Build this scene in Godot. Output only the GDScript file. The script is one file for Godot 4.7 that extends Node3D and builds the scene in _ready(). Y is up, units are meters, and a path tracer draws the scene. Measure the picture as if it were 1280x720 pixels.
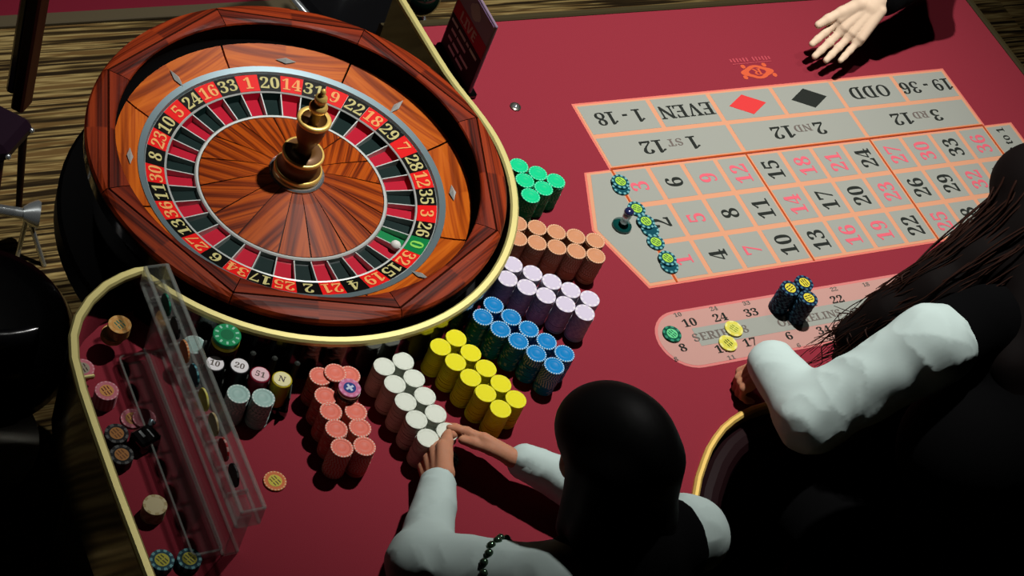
extends Node3D
# A roulette table seen from a ceiling camera. Metres, y up; FELT is the height of the felt,
# x runs along the betting layout, z towards the dealers.

const FELT := 0.78
var M := {}
var used := {}
var rng := RandomNumberGenerator.new()


func _ready() -> void:
	# camera: a long lens under the ceiling, rolled clockwise
	var cam := Camera3D.new()
	cam.name = "camera"
	add_child(cam)
	cam.transform = Transform3D(Basis(Vector3(0.8628, 0.3077, 0.4010), Vector3(0.1307, 0.6306, -0.7651), Vector3(-0.4883, 0.7125, 0.5038)).orthonormalized(), P(-2.0748, 2.4983, 2.028))
	cam.fov = 18.006
	cam.near = 0.1
	cam.far = 30.0
	cam.current = true
	# the closed dark room: a black sky, lamps in the ceiling
	var we := WorldEnvironment.new()
	we.name = "environment"
	var env := Environment.new()
	env.background_mode = Environment.BG_COLOR
	env.background_color = Color(0.02, 0.02, 0.02)
	env.tonemap_mode = Environment.TONE_MAPPER_LINEAR
	env.tonemap_exposure = 1.0
	env.sdfgi_enabled = true
	env.ssao_enabled = true
	env.ssil_enabled = true
	we.environment = env
	add_child(we)
	rng.seed = 20
	make_materials()
	lamp(0.08, -0.18, 15.5, 37.0, "ceiling downlight above the middle of the roulette table")
	lamp(1.00, -0.38, 1.9, 32.0, "ceiling downlight above the far right end of the layout")
	lamp(-1.45, -1.35, 4.6, 31.0, "ceiling downlight above the striped floor at the left")
	lamp(1.2, -2.2, 3.4, 34.0, "ceiling downlight above the red carpet")
	build_room()
	build_table()
	build_wheel()
	build_stacks()
	build_loose_chips()
	build_equipment()
	build_people()
	build_seats()


func P(x: float, h: float, z: float) -> Vector3:
	return Vector3(x, FELT + h, z)


# ---------------------------------------------------------------- naming and tagging
func numbered(called: String) -> String:
	var n: int = used.get(called, 0)
	used[called] = n + 1
	return called if n == 0 else "%s_%03d" % [called, n]


func tag(o: Node3D, label: String, category := "", group := "", kind := "") -> Node3D:
	if label: o.set_meta("label", label)
	if category: o.set_meta("category", category)
	if group: o.set_meta("group", group)
	if kind: o.set_meta("kind", kind)
	return o


func thing(called: String, label: String, category: String, at := Vector3.ZERO, turn := 0.0, group := "") -> Node3D:
	var o := Node3D.new()
	o.name = numbered(called)
	add_child(o, true)
	o.position = at
	o.rotation.y = turn
	tag(o, label, category, group)
	return o


func obj(called: String, mesh: Mesh, m: Material, parent: Node = null, at := Vector3.ZERO) -> MeshInstance3D:
	var o := MeshInstance3D.new()
	if parent == null:
		o.name = numbered(called)
		parent = self
	else:
		var n := 0
		var nm := called
		while parent.has_node(NodePath(nm)):
			n += 1
			nm = "%s_%03d" % [called, n]
		o.name = nm
	o.mesh = mesh
	o.material_override = m
	o.position = at
	parent.add_child(o, true)
	return o


# ---------------------------------------------------------------- mesh building
class MB:
	var v := PackedVector3Array()
	var n := PackedVector3Array()
	var uv := PackedVector2Array()
	var col := PackedColorArray()
	var c := Color.WHITE
	var ua := Vector3.RIGHT   # texture axes: u = p . ua, v = p . va
	var va := Vector3.BACK
	var use_col := false

	func vert(p: Vector3, nn: Vector3) -> void:
		v.append(p)
		n.append(nn)
		uv.append(Vector2(p.dot(ua), p.dot(va)))
		col.append(c)

	func tri3(a: Vector3, b: Vector3, d: Vector3, na: Vector3, nb: Vector3, nd: Vector3) -> void:
		var g := (b - a).cross(d - a)
		if g.length_squared() < 1e-16: return
		if g.dot(na + nb + nd) > 0.0:
			vert(a, na); vert(d, nd); vert(b, nb)
		else:
			vert(a, na); vert(b, nb); vert(d, nd)

	func tri(a: Vector3, b: Vector3, d: Vector3, out: Vector3) -> void:
		var g := (b - a).cross(d - a)
		if g.length_squared() < 1e-16: return
		g = g.normalized()
		if g.dot(out) < 0.0: g = -g
		tri3(a, b, d, g, g, g)

	func quad(a: Vector3, b: Vector3, d: Vector3, e: Vector3, out: Vector3) -> void:
		tri(a, b, d, out)
		tri(a, d, e, out)

	# a box with chamfered edges, in the frame of basis b around o
	func box(o: Vector3, size: Vector3, b := Basis.IDENTITY, ch := 0.002) -> void:
		var h := size * 0.5
		ch = min(ch, min(h.x, min(h.y, h.z)) * 0.6)
		var ax := [b.x, b.y, b.z]
		var hh := [h.x, h.y, h.z]
		for i in 3:
			var j := (i + 1) % 3
			var k := (i + 2) % 3
			for s in [-1.0, 1.0]:
				var f: Vector3 = o + ax[i] * hh[i] * s
				var u: Vector3 = ax[j] * (hh[j] - ch)
				var w: Vector3 = ax[k] * (hh[k] - ch)
				quad(f - u - w, f + u - w, f + u + w, f - u + w, ax[i] * s)
				for t in [-1.0, 1.0]:   # chamfer between face i,s and face j,t
					var fa: Vector3 = o + ax[i] * hh[i] * s + ax[j] * (hh[j] - ch) * t
					var fb: Vector3 = o + ax[i] * (hh[i] - ch) * s + ax[j] * hh[j] * t
					quad(fa - w, fa + w, fb + w, fb - w, ax[i] * s + ax[j] * t)
		for s in [-1.0, 1.0]:
			for t in [-1.0, 1.0]:
				for q in [-1.0, 1.0]:
					var e := [s * hh[0], t * hh[1], q * hh[2]]
					var cc := [s * (hh[0] - ch), t * (hh[1] - ch), q * (hh[2] - ch)]
					tri(o + ax[0] * e[0] + ax[1] * cc[1] + ax[2] * cc[2],
						o + ax[0] * cc[0] + ax[1] * e[1] + ax[2] * cc[2],
						o + ax[0] * cc[0] + ax[1] * cc[1] + ax[2] * e[2],
						ax[0] * s + ax[1] * t + ax[2] * q)

	# profile of (radius, height) points turned about the y axis through o; the body lies on the right
	# hand of the walk, so the outward normal of a step (dr, dy) is (dy, -dr) * side
	func lathe(o: Vector3, prof: Array, segs := 40, side := 1.0, a0 := 0.0, a1 := TAU, smooth := false) -> void:
		var nn := []
		for i in prof.size() - 1:
			var d: Vector2 = prof[i + 1] - prof[i]
			nn.append(Vector2(d.y, -d.x).normalized() * side)
		for i in prof.size() - 1:
			var n0: Vector2 = nn[i]
			var n1: Vector2 = nn[i]
			if smooth:
				if i > 0: n0 = (nn[i] + nn[i - 1]).normalized()
				if i < nn.size() - 1: n1 = (nn[i] + nn[i + 1]).normalized()
			var p: Vector2 = prof[i]
			var q: Vector2 = prof[i + 1]
			for s in segs:
				var a := lerpf(a0, a1, float(s) / segs)
				var b := lerpf(a0, a1, float(s + 1) / segs)
				var ca := Vector3(cos(a), 0, sin(a))
				var cb := Vector3(cos(b), 0, sin(b))
				var up := Vector3.UP
				var A := o + ca * p.x + up * p.y
				var B := o + cb * p.x + up * p.y
				var C := o + cb * q.x + up * q.y
				var D := o + ca * q.x + up * q.y
				var NA := ca * n0.x + up * n0.y
				var NB := cb * n0.x + up * n0.y
				var NC := cb * n1.x + up * n1.y
				var ND := ca * n1.x + up * n1.y
				tri3(A, B, C, NA, NB, NC)
				tri3(A, C, D, NA, NC, ND)

	# a round tube of changing radius through pts
	func tube(pts: Array, rads: Array, segs := 10, caps := true) -> void:
		var fr := []
		var up := Vector3.UP
		for i in pts.size():
			var t: Vector3 = (pts[min(i + 1, pts.size() - 1)] - pts[max(i - 1, 0)]).normalized()
			if i == 0:
				up = Vector3.UP if abs(t.y) < 0.9 else Vector3.RIGHT
			var s := t.cross(up).normalized()
			up = s.cross(t).normalized()
			fr.append([s, up, t])
		for i in pts.size() - 1:
			for k in segs:
				var a := TAU * k / segs
				var b := TAU * (k + 1) / segs
				var d0: Vector3 = fr[i][0] * cos(a) + fr[i][1] * sin(a)
				var d1: Vector3 = fr[i][0] * cos(b) + fr[i][1] * sin(b)
				var e0: Vector3 = fr[i + 1][0] * cos(a) + fr[i + 1][1] * sin(a)
				var e1: Vector3 = fr[i + 1][0] * cos(b) + fr[i + 1][1] * sin(b)
				var A: Vector3 = pts[i] + d0 * rads[i]
				var B: Vector3 = pts[i] + d1 * rads[i]
				var C: Vector3 = pts[i + 1] + e1 * rads[i + 1]
				var D: Vector3 = pts[i + 1] + e0 * rads[i + 1]
				tri3(A, B, C, d0, d1, e1)
				tri3(A, C, D, d0, e1, e0)
		if caps:
			for e in [0, pts.size() - 1]:
				var out: Vector3 = fr[e][2] * (-1.0 if e == 0 else 1.0)
				for k in segs:
					var a := TAU * k / segs
					var b := TAU * (k + 1) / segs
					tri(pts[e], pts[e] + (fr[e][0] * cos(a) + fr[e][1] * sin(a)) * rads[e], pts[e] + (fr[e][0] * cos(b) + fr[e][1] * sin(b)) * rads[e], out)

	# a profile of (sideways, up) points swept along a level path; sideways is to the right of travel
	func sweep(path: Array, prof: Array, closed := false) -> void:
		var m := path.size()
		var side := []
		for i in m:
			var a: Vector3 = path[(i - 1 + m) % m] if closed else path[max(i - 1, 0)]
			var b: Vector3 = path[(i + 1) % m] if closed else path[min(i + 1, m - 1)]
			var t := (b - a)
			t.y = 0
			side.append(t.normalized().cross(Vector3.UP))
		var cen := Vector2.ZERO
		for p in prof: cen += p / prof.size()
		for i in (m if closed else m - 1):
			var j := (i + 1) % m
			for k in prof.size():
				var p: Vector2 = prof[k]
				var q: Vector2 = prof[(k + 1) % prof.size()]
				var d := q - p
				var o2 := Vector2(d.y, -d.x)
				if o2.dot((p + q) * 0.5 - cen) < 0: o2 = -o2
				o2 = o2.normalized()
				var n0: Vector3 = side[i] * o2.x + Vector3.UP * o2.y
				var n1: Vector3 = side[j] * o2.x + Vector3.UP * o2.y
				var A: Vector3 = path[i] + side[i] * p.x + Vector3.UP * p.y
				var B: Vector3 = path[i] + side[i] * q.x + Vector3.UP * q.y
				var C: Vector3 = path[j] + side[j] * q.x + Vector3.UP * q.y
				var D: Vector3 = path[j] + side[j] * p.x + Vector3.UP * p.y
				tri3(A, B, C, n0, n0, n1)
				tri3(A, C, D, n0, n1, n1)
		if not closed:
			for e in [0, m - 1]:
				var pts := []
				for p in prof: pts.append(path[e] + side[e] * p.x + Vector3.UP * p.y)
				var out: Vector3 = side[e].cross(Vector3.UP) * (1.0 if e == 0 else -1.0)
				for k in range(1, pts.size() - 1): tri(pts[0], pts[k], pts[k + 1], out)

	# a flat outline in (x, z) at height y, and its walls down to y0
	func plate(poly: PackedVector2Array, y: float, y0: float, walls := true, under := true) -> void:
		var ix := Geometry2D.triangulate_polygon(poly)
		for i in range(0, ix.size(), 3):
			var a := poly[ix[i]]
			var b := poly[ix[i + 1]]
			var d := poly[ix[i + 2]]
			tri(Vector3(a.x, y, a.y), Vector3(b.x, y, b.y), Vector3(d.x, y, d.y), Vector3.UP)
			if under:
				tri(Vector3(a.x, y0, a.y), Vector3(b.x, y0, b.y), Vector3(d.x, y0, d.y), Vector3.DOWN)
		if walls:
			var cw := Geometry2D.is_polygon_clockwise(poly)
			for i in poly.size():
				var a := poly[i]
				var b := poly[(i + 1) % poly.size()]
				var d := b - a
				var o := Vector3(d.y, 0, -d.x) * (1.0 if not cw else -1.0)
				quad(Vector3(a.x, y, a.y), Vector3(b.x, y, b.y), Vector3(b.x, y0, b.y), Vector3(a.x, y0, a.y), o)

	func ball(o: Vector3, r: Vector3, b := Basis.IDENTITY, rings := 10, segs := 16) -> void:
		for i in rings:
			for k in segs:
				var q := []
				for e in [[i, k], [i, k + 1], [i + 1, k + 1], [i + 1, k]]:
					var th = PI * e[0] / rings
					var ph = TAU * e[1] / segs
					q.append(Vector3(sin(th) * cos(ph), cos(th), sin(th) * sin(ph)))
				var p := []
				var m := []
				for d in q:
					p.append(o + b * (d * r))
					m.append((b * (d / r)).normalized())
				tri3(p[0], p[1], p[2], m[0], m[1], m[2])
				tri3(p[0], p[2], p[3], m[0], m[2], m[3])

	func add(mesh: Mesh, t: Transform3D) -> void:   # triangles of another mesh
		for s in mesh.get_surface_count():
			var ar := mesh.surface_get_arrays(s)
			var vs: PackedVector3Array = ar[Mesh.ARRAY_VERTEX]
			var ns: PackedVector3Array = ar[Mesh.ARRAY_NORMAL]
			var ix: PackedInt32Array = ar[Mesh.ARRAY_INDEX] if ar[Mesh.ARRAY_INDEX] != null else PackedInt32Array(range(vs.size()))
			for i in range(0, ix.size(), 3):
				tri3(t * vs[ix[i]], t * vs[ix[i + 1]], t * vs[ix[i + 2]],
					(t.basis * ns[ix[i]]).normalized(), (t.basis * ns[ix[i + 1]]).normalized(), (t.basis * ns[ix[i + 2]]).normalized())

	func mesh() -> ArrayMesh:
		var ar := []
		ar.resize(Mesh.ARRAY_MAX)
		ar[Mesh.ARRAY_VERTEX] = v
		ar[Mesh.ARRAY_NORMAL] = n
		ar[Mesh.ARRAY_TEX_UV] = uv
		if use_col: ar[Mesh.ARRAY_COLOR] = col
		var m := ArrayMesh.new()
		m.add_surface_from_arrays(Mesh.PRIMITIVE_TRIANGLES, ar)
		return m


func lin(c: Color) -> Color:
	return c.srgb_to_linear()


# ---------------------------------------------------------------- soft bodies: smooth union of tapered limbs, meshed by surface nets
# a limb is [from, to, radius, radius] or an ellipsoid [centre, radii, Basis]
func soft(mb: MB, bones: Array, cell: float, k: float) -> void:
	var lo := Vector3.ONE * 1e9
	var hi := -lo
	var boxes := []
	for b in bones:
		var a0: Vector3
		var a1: Vector3
		if b.size() == 4:
			var r: float = max(b[2], b[3])
			a0 = (b[0] as Vector3).min(b[1]) - Vector3.ONE * r
			a1 = (b[0] as Vector3).max(b[1]) + Vector3.ONE * r
		else:
			var r: float = max(b[1].x, max(b[1].y, b[1].z))
			a0 = b[0] - Vector3.ONE * r
			a1 = b[0] + Vector3.ONE * r
		var mg := Vector3.ONE * (k + 2.5 * cell)
		boxes.append([a0 - mg, a1 + mg])
		lo = lo.min(a0 - mg)
		hi = hi.max(a1 + mg)
	lo -= Vector3.ONE * cell
	var nx := int((hi.x - lo.x) / cell) + 3
	var ny := int((hi.y - lo.y) / cell) + 3
	var nz := int((hi.z - lo.z) / cell) + 3
	var f := PackedFloat32Array()
	f.resize(nx * ny * nz)
	f.fill(1.0)
	var near := PackedByteArray()
	near.resize(nx * ny * nz)
	var cells := PackedInt32Array()
	var sx := 1
	var sy := nx
	var sz := nx * ny
	var band := 2.2 * cell + k * 0.3
	for bi in bones.size():
		var b: Array = bones[bi]
		var i0 := Vector3i(((boxes[bi][0] - lo) / cell).floor()).clamp(Vector3i.ZERO, Vector3i(nx - 1, ny - 1, nz - 1))
		var i1 := Vector3i(((boxes[bi][1] - lo) / cell).ceil()).clamp(Vector3i.ZERO, Vector3i(nx - 1, ny - 1, nz - 1))
		var cap := b.size() == 4
		var A: Vector3 = b[0]
		var AB := Vector3.ZERO
		var il := 0.0
		var ra := 0.0
		var dr := 0.0
		var inv := Basis.IDENTITY
		var R := Vector3.ONE
		if cap:
			AB = b[1] - A
			il = 1.0 / max(AB.length_squared(), 1e-9)
			ra = b[2]
			dr = b[3] - ra
		else:
			R = b[1]
			inv = (b[2] as Basis).transposed()
		for z in range(i0.z, i1.z + 1):
			for y in range(i0.y, i1.y + 1):
				var id := i0.x + y * sy + z * sz
				for x in range(i0.x, i1.x + 1):
					var p := lo + Vector3(x, y, z) * cell - A
					var d: float
					if cap:
						var t := clampf(p.dot(AB) * il, 0.0, 1.0)
						d = (p - AB * t).length() - ra - dr * t
					else:
						p = inv * p
						var k0 := (p / R).length()
						var k1 := (p / (R * R)).length()
						d = k0 * (k0 - 1.0) / max(k1, 1e-6)
					var o := f[id]
					var h := maxf(k - absf(o - d), 0.0) / k
					var m := minf(o, d) - h * h * k * 0.25
					f[id] = m
					if m < band and m > -band and near[id] == 0:
						near[id] = 1
						cells.append(id)
					id += 1
	var off := [0, sx, sy, sx + sy, sz, sx + sz, sy + sz, sx + sy + sz]
	var edges := [[0, 1], [2, 3], [4, 5], [6, 7], [0, 2], [1, 3], [4, 6], [5, 7], [0, 4], [1, 5], [2, 6], [3, 7]]
	var vid := {}
	var pos := PackedVector3Array()
	var nor := PackedVector3Array()
	var limit = f.size() - off[7] - 1
	var cand := {}
	for id in cells:
		for o in off:
			cand[id - o] = true
	for id in cand:
		if id < 0 or id > limit: continue
		var q := PackedFloat32Array()
		var neg := 0
		for o in off:
			var w := f[id + o]
			q.append(w)
			if w < 0.0: neg += 1
		if neg == 0 or neg == 8: continue
		var s := Vector3.ZERO
		var c := 0
		for e in edges:
			var u := q[e[0]]
			var w := q[e[1]]
			if (u < 0.0) == (w < 0.0): continue
			var t := u / (u - w)
			var pa := Vector3(e[0] & 1, (e[0] >> 1) & 1, e[0] >> 2)
			var pb := Vector3(e[1] & 1, (e[1] >> 1) & 1, e[1] >> 2)
			s += pa.lerp(pb, t)
			c += 1
		var x: int = id % nx
		var y: int = (id / nx) % ny
		var z: int = id / sz
		vid[id] = pos.size()
		pos.append(lo + (Vector3(x, y, z) + s / c) * cell)
		nor.append(Vector3(q[1] + q[3] + q[5] + q[7] - q[0] - q[2] - q[4] - q[6],
			q[2] + q[3] + q[6] + q[7] - q[0] - q[1] - q[4] - q[5],
			q[4] + q[5] + q[6] + q[7] - q[0] - q[1] - q[2] - q[3]).normalized())
	var around := [[sx, sy, sz], [sy, sz, sx], [sz, sx, sy]]
	for id in vid:
		for a in around:
			var u := f[id]
			var w := f[id + a[0]]
			if (u < 0.0) == (w < 0.0): continue
			var c := [id, id - a[1], id - a[1] - a[2], id - a[2]]
			if not (vid.has(c[1]) and vid.has(c[2]) and vid.has(c[3])): continue
			var i := []
			for e in c: i.append(vid[e])
			mb.tri3(pos[i[0]], pos[i[1]], pos[i[2]], nor[i[0]], nor[i[1]], nor[i[2]])
			mb.tri3(pos[i[0]], pos[i[2]], pos[i[3]], nor[i[0]], nor[i[2]], nor[i[3]])


# limbs of a hand: FWD to the fingertips, BACK out of the back of the hand, THUMB the way the thumb lies
func hand_limbs(wrist: Vector3, fwd: Vector3, back: Vector3, thumb: float, curl: Array, sc := 1.0, spread := 1.0, thumb_out := 0.6) -> Array:
	fwd = fwd.normalized()
	var s := fwd.cross(back).normalized()
	back = s.cross(fwd).normalized()
	s *= thumb   # s points to the thumb's side
	var out := []
	var lens := [0.070, 0.078, 0.072, 0.057]
	var rad := [0.0086, 0.0088, 0.0084, 0.0076]
	for i in 4:
		var lat := (1.5 - i) * 0.0195
		var root := wrist + (fwd * 0.006 + s * lat * 0.55) * sc
		var kn = wrist + (fwd * (0.088 - 0.004 * abs(i - 1.0)) + s * lat + back * (0.004 - 0.002 * abs(i - 1.5))) * sc
		out.append([root, kn, 0.0135 * sc, 0.0112 * sc])
		out.append([root - back * 0.006 * sc, kn - back * 0.007 * sc - fwd * 0.008 * sc, 0.012 * sc, 0.0095 * sc])
		var dir := (fwd + s * (1.5 - i) * 0.075 * spread).normalized()
		var ax := s * thumb   # bend towards the palm
		var p: Vector3 = kn
		var a := 0.0
		var fr := [0.46, 0.30, 0.24]
		var r: float = rad[i] * sc
		for j in 3:
			a += curl[i] * [0.9, 1.0, 0.7][j]
			var d := (dir * cos(a) - back * sin(a)).normalized()
			var q: Vector3 = p + d * lens[i] * fr[j] * sc
			out.append([p, q, r, r * 0.93])
			r *= 0.93
			p = q
	var tb := wrist + (fwd * 0.022 + s * 0.020 - back * 0.006) * sc
	var td = (fwd * (1.0 - thumb_out * 0.4) + s * thumb_out - back * 0.25 * curl[4]).normalized()
	var t1 = tb + td * 0.044 * sc
	var td2 = (td + fwd * 0.35 - back * curl[4] * 0.4).normalized()
	var t2 = t1 + td2 * 0.032 * sc
	var td3 = (td2 + fwd * 0.2 - back * curl[4] * 0.4).normalized()
	var t3 = t2 + td3 * 0.024 * sc
	out.append([wrist + (fwd * 0.012 + s * 0.010) * sc, tb, 0.016 * sc, 0.017 * sc])
	out.append([tb, t1, 0.0155 * sc, 0.0112 * sc])
	out.append([t1, t2, 0.0108 * sc, 0.0102 * sc])
	out.append([t2, t3, 0.0102 * sc, 0.0082 * sc])
	out.append([wrist - fwd * 0.03 * sc, wrist + fwd * 0.012 * sc, 0.021 * sc, 0.021 * sc])
	return out


# ---------------------------------------------------------------- materials
const DEPTH := 0.52


func mat(c: Color, rough := 0.6, metal := 0.0, coat := 0.0) -> StandardMaterial3D:
	var m := StandardMaterial3D.new()
	if metal < 0.5:   # the room is lit hard, its surfaces are on the dark side
		var a := c.a
		c = (c.srgb_to_linear() * DEPTH).linear_to_srgb()
		c.a = a
	m.albedo_color = c
	m.roughness = rough
	if metal == 0.0 and rough > 0.3: m.metallic_specular = 0.2
	m.metallic = metal
	if coat > 0.0:
		m.clearcoat_enabled = true
		m.clearcoat = coat
		m.clearcoat_roughness = 0.08
	return m


func ramp(cols: Array, t: float) -> Color:
	t = clampf(t, 0.0, 0.9999) * (cols.size() - 1)
	var i := int(t)
	return (cols[i] as Color).lerp(cols[i + 1], t - i)


# streaks that run along the v axis of the texture
func streaks(cols: Array, s: int, across: float, along: float, w := 256, h := 256, contrast := 1.2) -> ImageTexture:
	var a := FastNoiseLite.new()
	a.seed = s
	a.frequency = 1.0
	a.fractal_octaves = 3
	var d := PackedByteArray()
	d.resize(w * h * 3)
	var i := 0
	for y in h:
		for x in w:
			var bend := a.get_noise_2d(y * along * 0.5 + 40.0, x * 0.004) * 3.0
			var t := 0.5 + contrast * a.get_noise_2d((x + bend) * across, y * along) + 0.35 * contrast * a.get_noise_2d(x * across * 3.7 + 90.0, y * along * 2.0)
			var c := ramp(cols, t)
			d[i] = int(c.r * 255); d[i + 1] = int(c.g * 255); d[i + 2] = int(c.b * 255)
			i += 3
	return ImageTexture.create_from_image(Image.create_from_data(w, h, false, Image.FORMAT_RGB8, d))


func wood(cols: Array, s: int, across := 0.035, along := 0.004, coat := 0.0) -> StandardMaterial3D:
	var m := mat(Color.WHITE, 0.48, 0.0, coat)
	m.metallic_specular = 0.22
	m.albedo_texture = streaks(cols, s, across, along, 256, 256, 0.7)
	return m


func c8(r: int, g: int, b: int) -> Color:
	return Color8(r, g, b)


func make_materials() -> void:
	M.felt = mat(c8(150, 50, 63), 0.95)
	M.felt.metallic_specular = 0.15
	var fn := FastNoiseLite.new()
	fn.frequency = 0.35
	fn.seed = 3
	var nt := NoiseTexture2D.new()
	nt.noise = fn
	nt.width = 256
	nt.height = 256
	nt.seamless = true
	nt.as_normal_map = true
	nt.bump_strength = 1.5
	M.felt.normal_enabled = true
	M.felt.normal_texture = nt
	M.felt.normal_scale = 0.35
	M.felt.uv1_triplanar = true
	M.felt.uv1_scale = Vector3.ONE * 6.0
	M.field = mat(c8(166, 169, 160), 0.9)
	M.peach = mat(c8(230, 164, 128), 0.9)
	M.coral = mat(c8(238, 128, 112), 0.9)
	M.rust = mat(c8(196, 82, 34), 0.9)
	M.pink_field = mat(c8(205, 158, 148), 0.9)
	M.pink_edge = mat(c8(226, 132, 128), 0.9)
	M.black_print = mat(c8(42, 46, 42), 0.9)
	M.pink_print = mat(c8(240, 108, 124), 0.9)
	M.red_print = mat(c8(232, 66, 66), 0.9)
	M.orange_print = mat(c8(226, 98, 62), 0.9)
	M.faint_print = mat(c8(196, 78, 88), 0.9)
	M.grey_print = mat(c8(118, 108, 102), 0.9)

	M.black_gloss = mat(c8(9, 8, 9), 0.12, 0.0, 0.5)
	M.black_satin = mat(c8(14, 13, 14), 0.45)
	M.brass = mat(c8(184, 174, 112), 0.42, 0.5)
	M.gold = mat(c8(222, 186, 100), 0.36, 0.55)
	M.bronze = mat(c8(122, 80, 34), 0.42, 0.4)
	M.chrome = mat(c8(205, 212, 214), 0.16, 0.9)
	M.steel = mat(c8(112, 130, 136), 0.32, 0.7)
	M.silver = mat(c8(232, 238, 234), 0.35, 0.45)
	M.white = mat(c8(238, 238, 232), 0.35)
	M.rim_wood = wood([c8(58, 16, 7), c8(108, 32, 13), c8(150, 52, 20), c8(96, 28, 11)], 5, 0.05, 0.003)
	M.rim_edge = wood([c8(62, 18, 8), c8(118, 38, 14), c8(166, 62, 24), c8(112, 36, 14)], 9, 0.055, 0.003)
	M.apron_wood = wood([c8(122, 46, 8), c8(188, 84, 14), c8(218, 110, 24), c8(168, 68, 12)], 21)
	M.cone_wood = wood([c8(88, 28, 6), c8(156, 62, 11), c8(194, 88, 18), c8(130, 46, 8)], 33, 0.04, 0.004, 0.0)
	M.groove = mat(c8(66, 22, 9), 0.5)
	M.red_tile = mat(c8(244, 30, 30), 0.4)
	M.black_tile = mat(c8(12, 13, 11), 0.4)
	M.green_tile = mat(c8(18, 132, 70), 0.35)
	M.red_pocket = mat(c8(196, 26, 52), 0.45)
	M.black_pocket = mat(c8(22, 42, 40), 0.45)
	M.green_pocket = mat(c8(20, 136, 76), 0.45)
	M.gold_numeral = mat(c8(214, 204, 138), 0.45)
	M.orange_numeral = mat(c8(255, 176, 106), 0.45)
	M.lime_numeral = mat(c8(150, 226, 96), 0.45)

	M.chip = mat(Color.WHITE, 0.42)
	M.chip.vertex_color_use_as_albedo = true
	M.skin = mat(c8(214, 150, 118), 0.55)
	M.skin.subsurf_scatter_enabled = true
	M.skin.subsurf_scatter_strength = 0.15
	M.pale_skin = mat(c8(250, 220, 190), 0.55)
	M.shirt = mat(c8(214, 234, 230), 0.85)
	M.vest = mat(c8(6, 6, 7), 0.95)
	M.vest.metallic_specular = 0.15
	M.black_hair = mat(c8(9, 8, 8), 0.6)
	M.black_hair.metallic_specular = 0.2
	M.brown_strand = mat(c8(46, 24, 16), 0.6)
	M.brown_hair = mat(c8(15, 8, 7), 0.75)
	M.brown_hair.metallic_specular = 0.2
	M.eye = mat(c8(230, 228, 222), 0.2)
	M.lip = mat(c8(170, 82, 76), 0.5)
	M.maroon = mat(c8(30, 9, 13), 0.6)
	M.maroon.metallic_specular = 0.2
	M.acrylic = mat(Color(0.80, 0.82, 0.80, 0.06), 0.06)
	M.acrylic.transparency = BaseMaterial3D.TRANSPARENCY_ALPHA
	M.acrylic_edge = mat(Color(0.74, 0.77, 0.74, 0.26), 0.1)
	M.acrylic_edge.transparency = BaseMaterial3D.TRANSPARENCY_ALPHA
	M.dark_red_wood = wood([c8(28, 8, 6), c8(58, 18, 12), c8(78, 26, 16)], 51)
	M.purple_leather = mat(c8(32, 18, 30), 0.35)
	M.black_leather = mat(c8(11, 11, 13), 0.22, 0.0, 0.3)
	M.green_gloss = mat(c8(8, 26, 20), 0.08, 0.0, 0.8)
	M.sign_dark = mat(c8(24, 20, 28), 0.5)
	M.sign_purple = mat(c8(186, 150, 206), 0.5)
	M.sign_red = mat(c8(226, 44, 80), 0.5)
	M.sign_text = mat(c8(255, 250, 255), 0.5)
	M.sign_pink = mat(c8(255, 214, 226), 0.5)
	M.sign_edge = mat(c8(140, 120, 142), 0.3)
	var cp := mat(Color.WHITE, 0.95)
	cp.albedo_texture = streaks([c8(40, 29, 14), c8(74, 58, 31), c8(146, 124, 76), c8(176, 154, 100), c8(112, 86, 48)], 77, 0.20, 0.006, 512, 512, 1.5)
	M.striped_floor = cp
	M.red_carpet = mat(c8(120, 28, 46), 0.95)
	M.carpet_motif = mat(c8(150, 112, 82), 0.95)
	M.carpet_dark = mat(c8(48, 30, 18), 0.95)
	M.floor_trim = mat(c8(92, 82, 62), 0.6)
	M.edge_trim = mat(c8(62, 54, 32), 0.6)
	M.wall_paint = mat(c8(70, 44, 36), 0.9)
	M.ceiling_paint = mat(c8(60, 52, 46), 0.9)
	M.lamp = mat(c8(255, 244, 226), 0.5)
	M.lamp.emission_enabled = true
	M.lamp.emission = c8(255, 240, 216)
	M.lamp.emission_energy_multiplier = 2.0


# ---------------------------------------------------------------- lettering
var fonts := {}

func letters(s: String, hgt: float, depth := 0.0005, serif := true) -> TextMesh:
	var key := "serif" if serif else "sans"
	if not fonts.has(key):
		var f := SystemFont.new()
		f.font_names = PackedStringArray(["Droid Serif" if serif else "Droid Sans"])
		f.font_weight = 700
		fonts[key] = f
	var t := TextMesh.new()
	t.text = s
	t.font = fonts[key]
	t.font_size = 48
	t.pixel_size = hgt / (0.714 * 48.0)
	t.depth = depth
	t.curve_step = 4.0
	return t


# text laid on a surface: RIGHT is the reading direction, UP the way the letter tops point
func written(parent: Node, called: String, s: String, at: Vector3, right: Vector3, up: Vector3, hgt: float, m: Material, wide := 1.0, depth := 0.0005, serif := true) -> MeshInstance3D:
	var t := letters(s, hgt, depth, serif)
	var o := obj(called, t, m, parent)
	var x := right.normalized()
	var z := x.cross(up).normalized()
	var y := z.cross(x)
	var b := Basis(x * wide, y, z)
	var c := t.get_aabb().get_center()
	o.transform = Transform3D(b, at - b * c)
	return o


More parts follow.
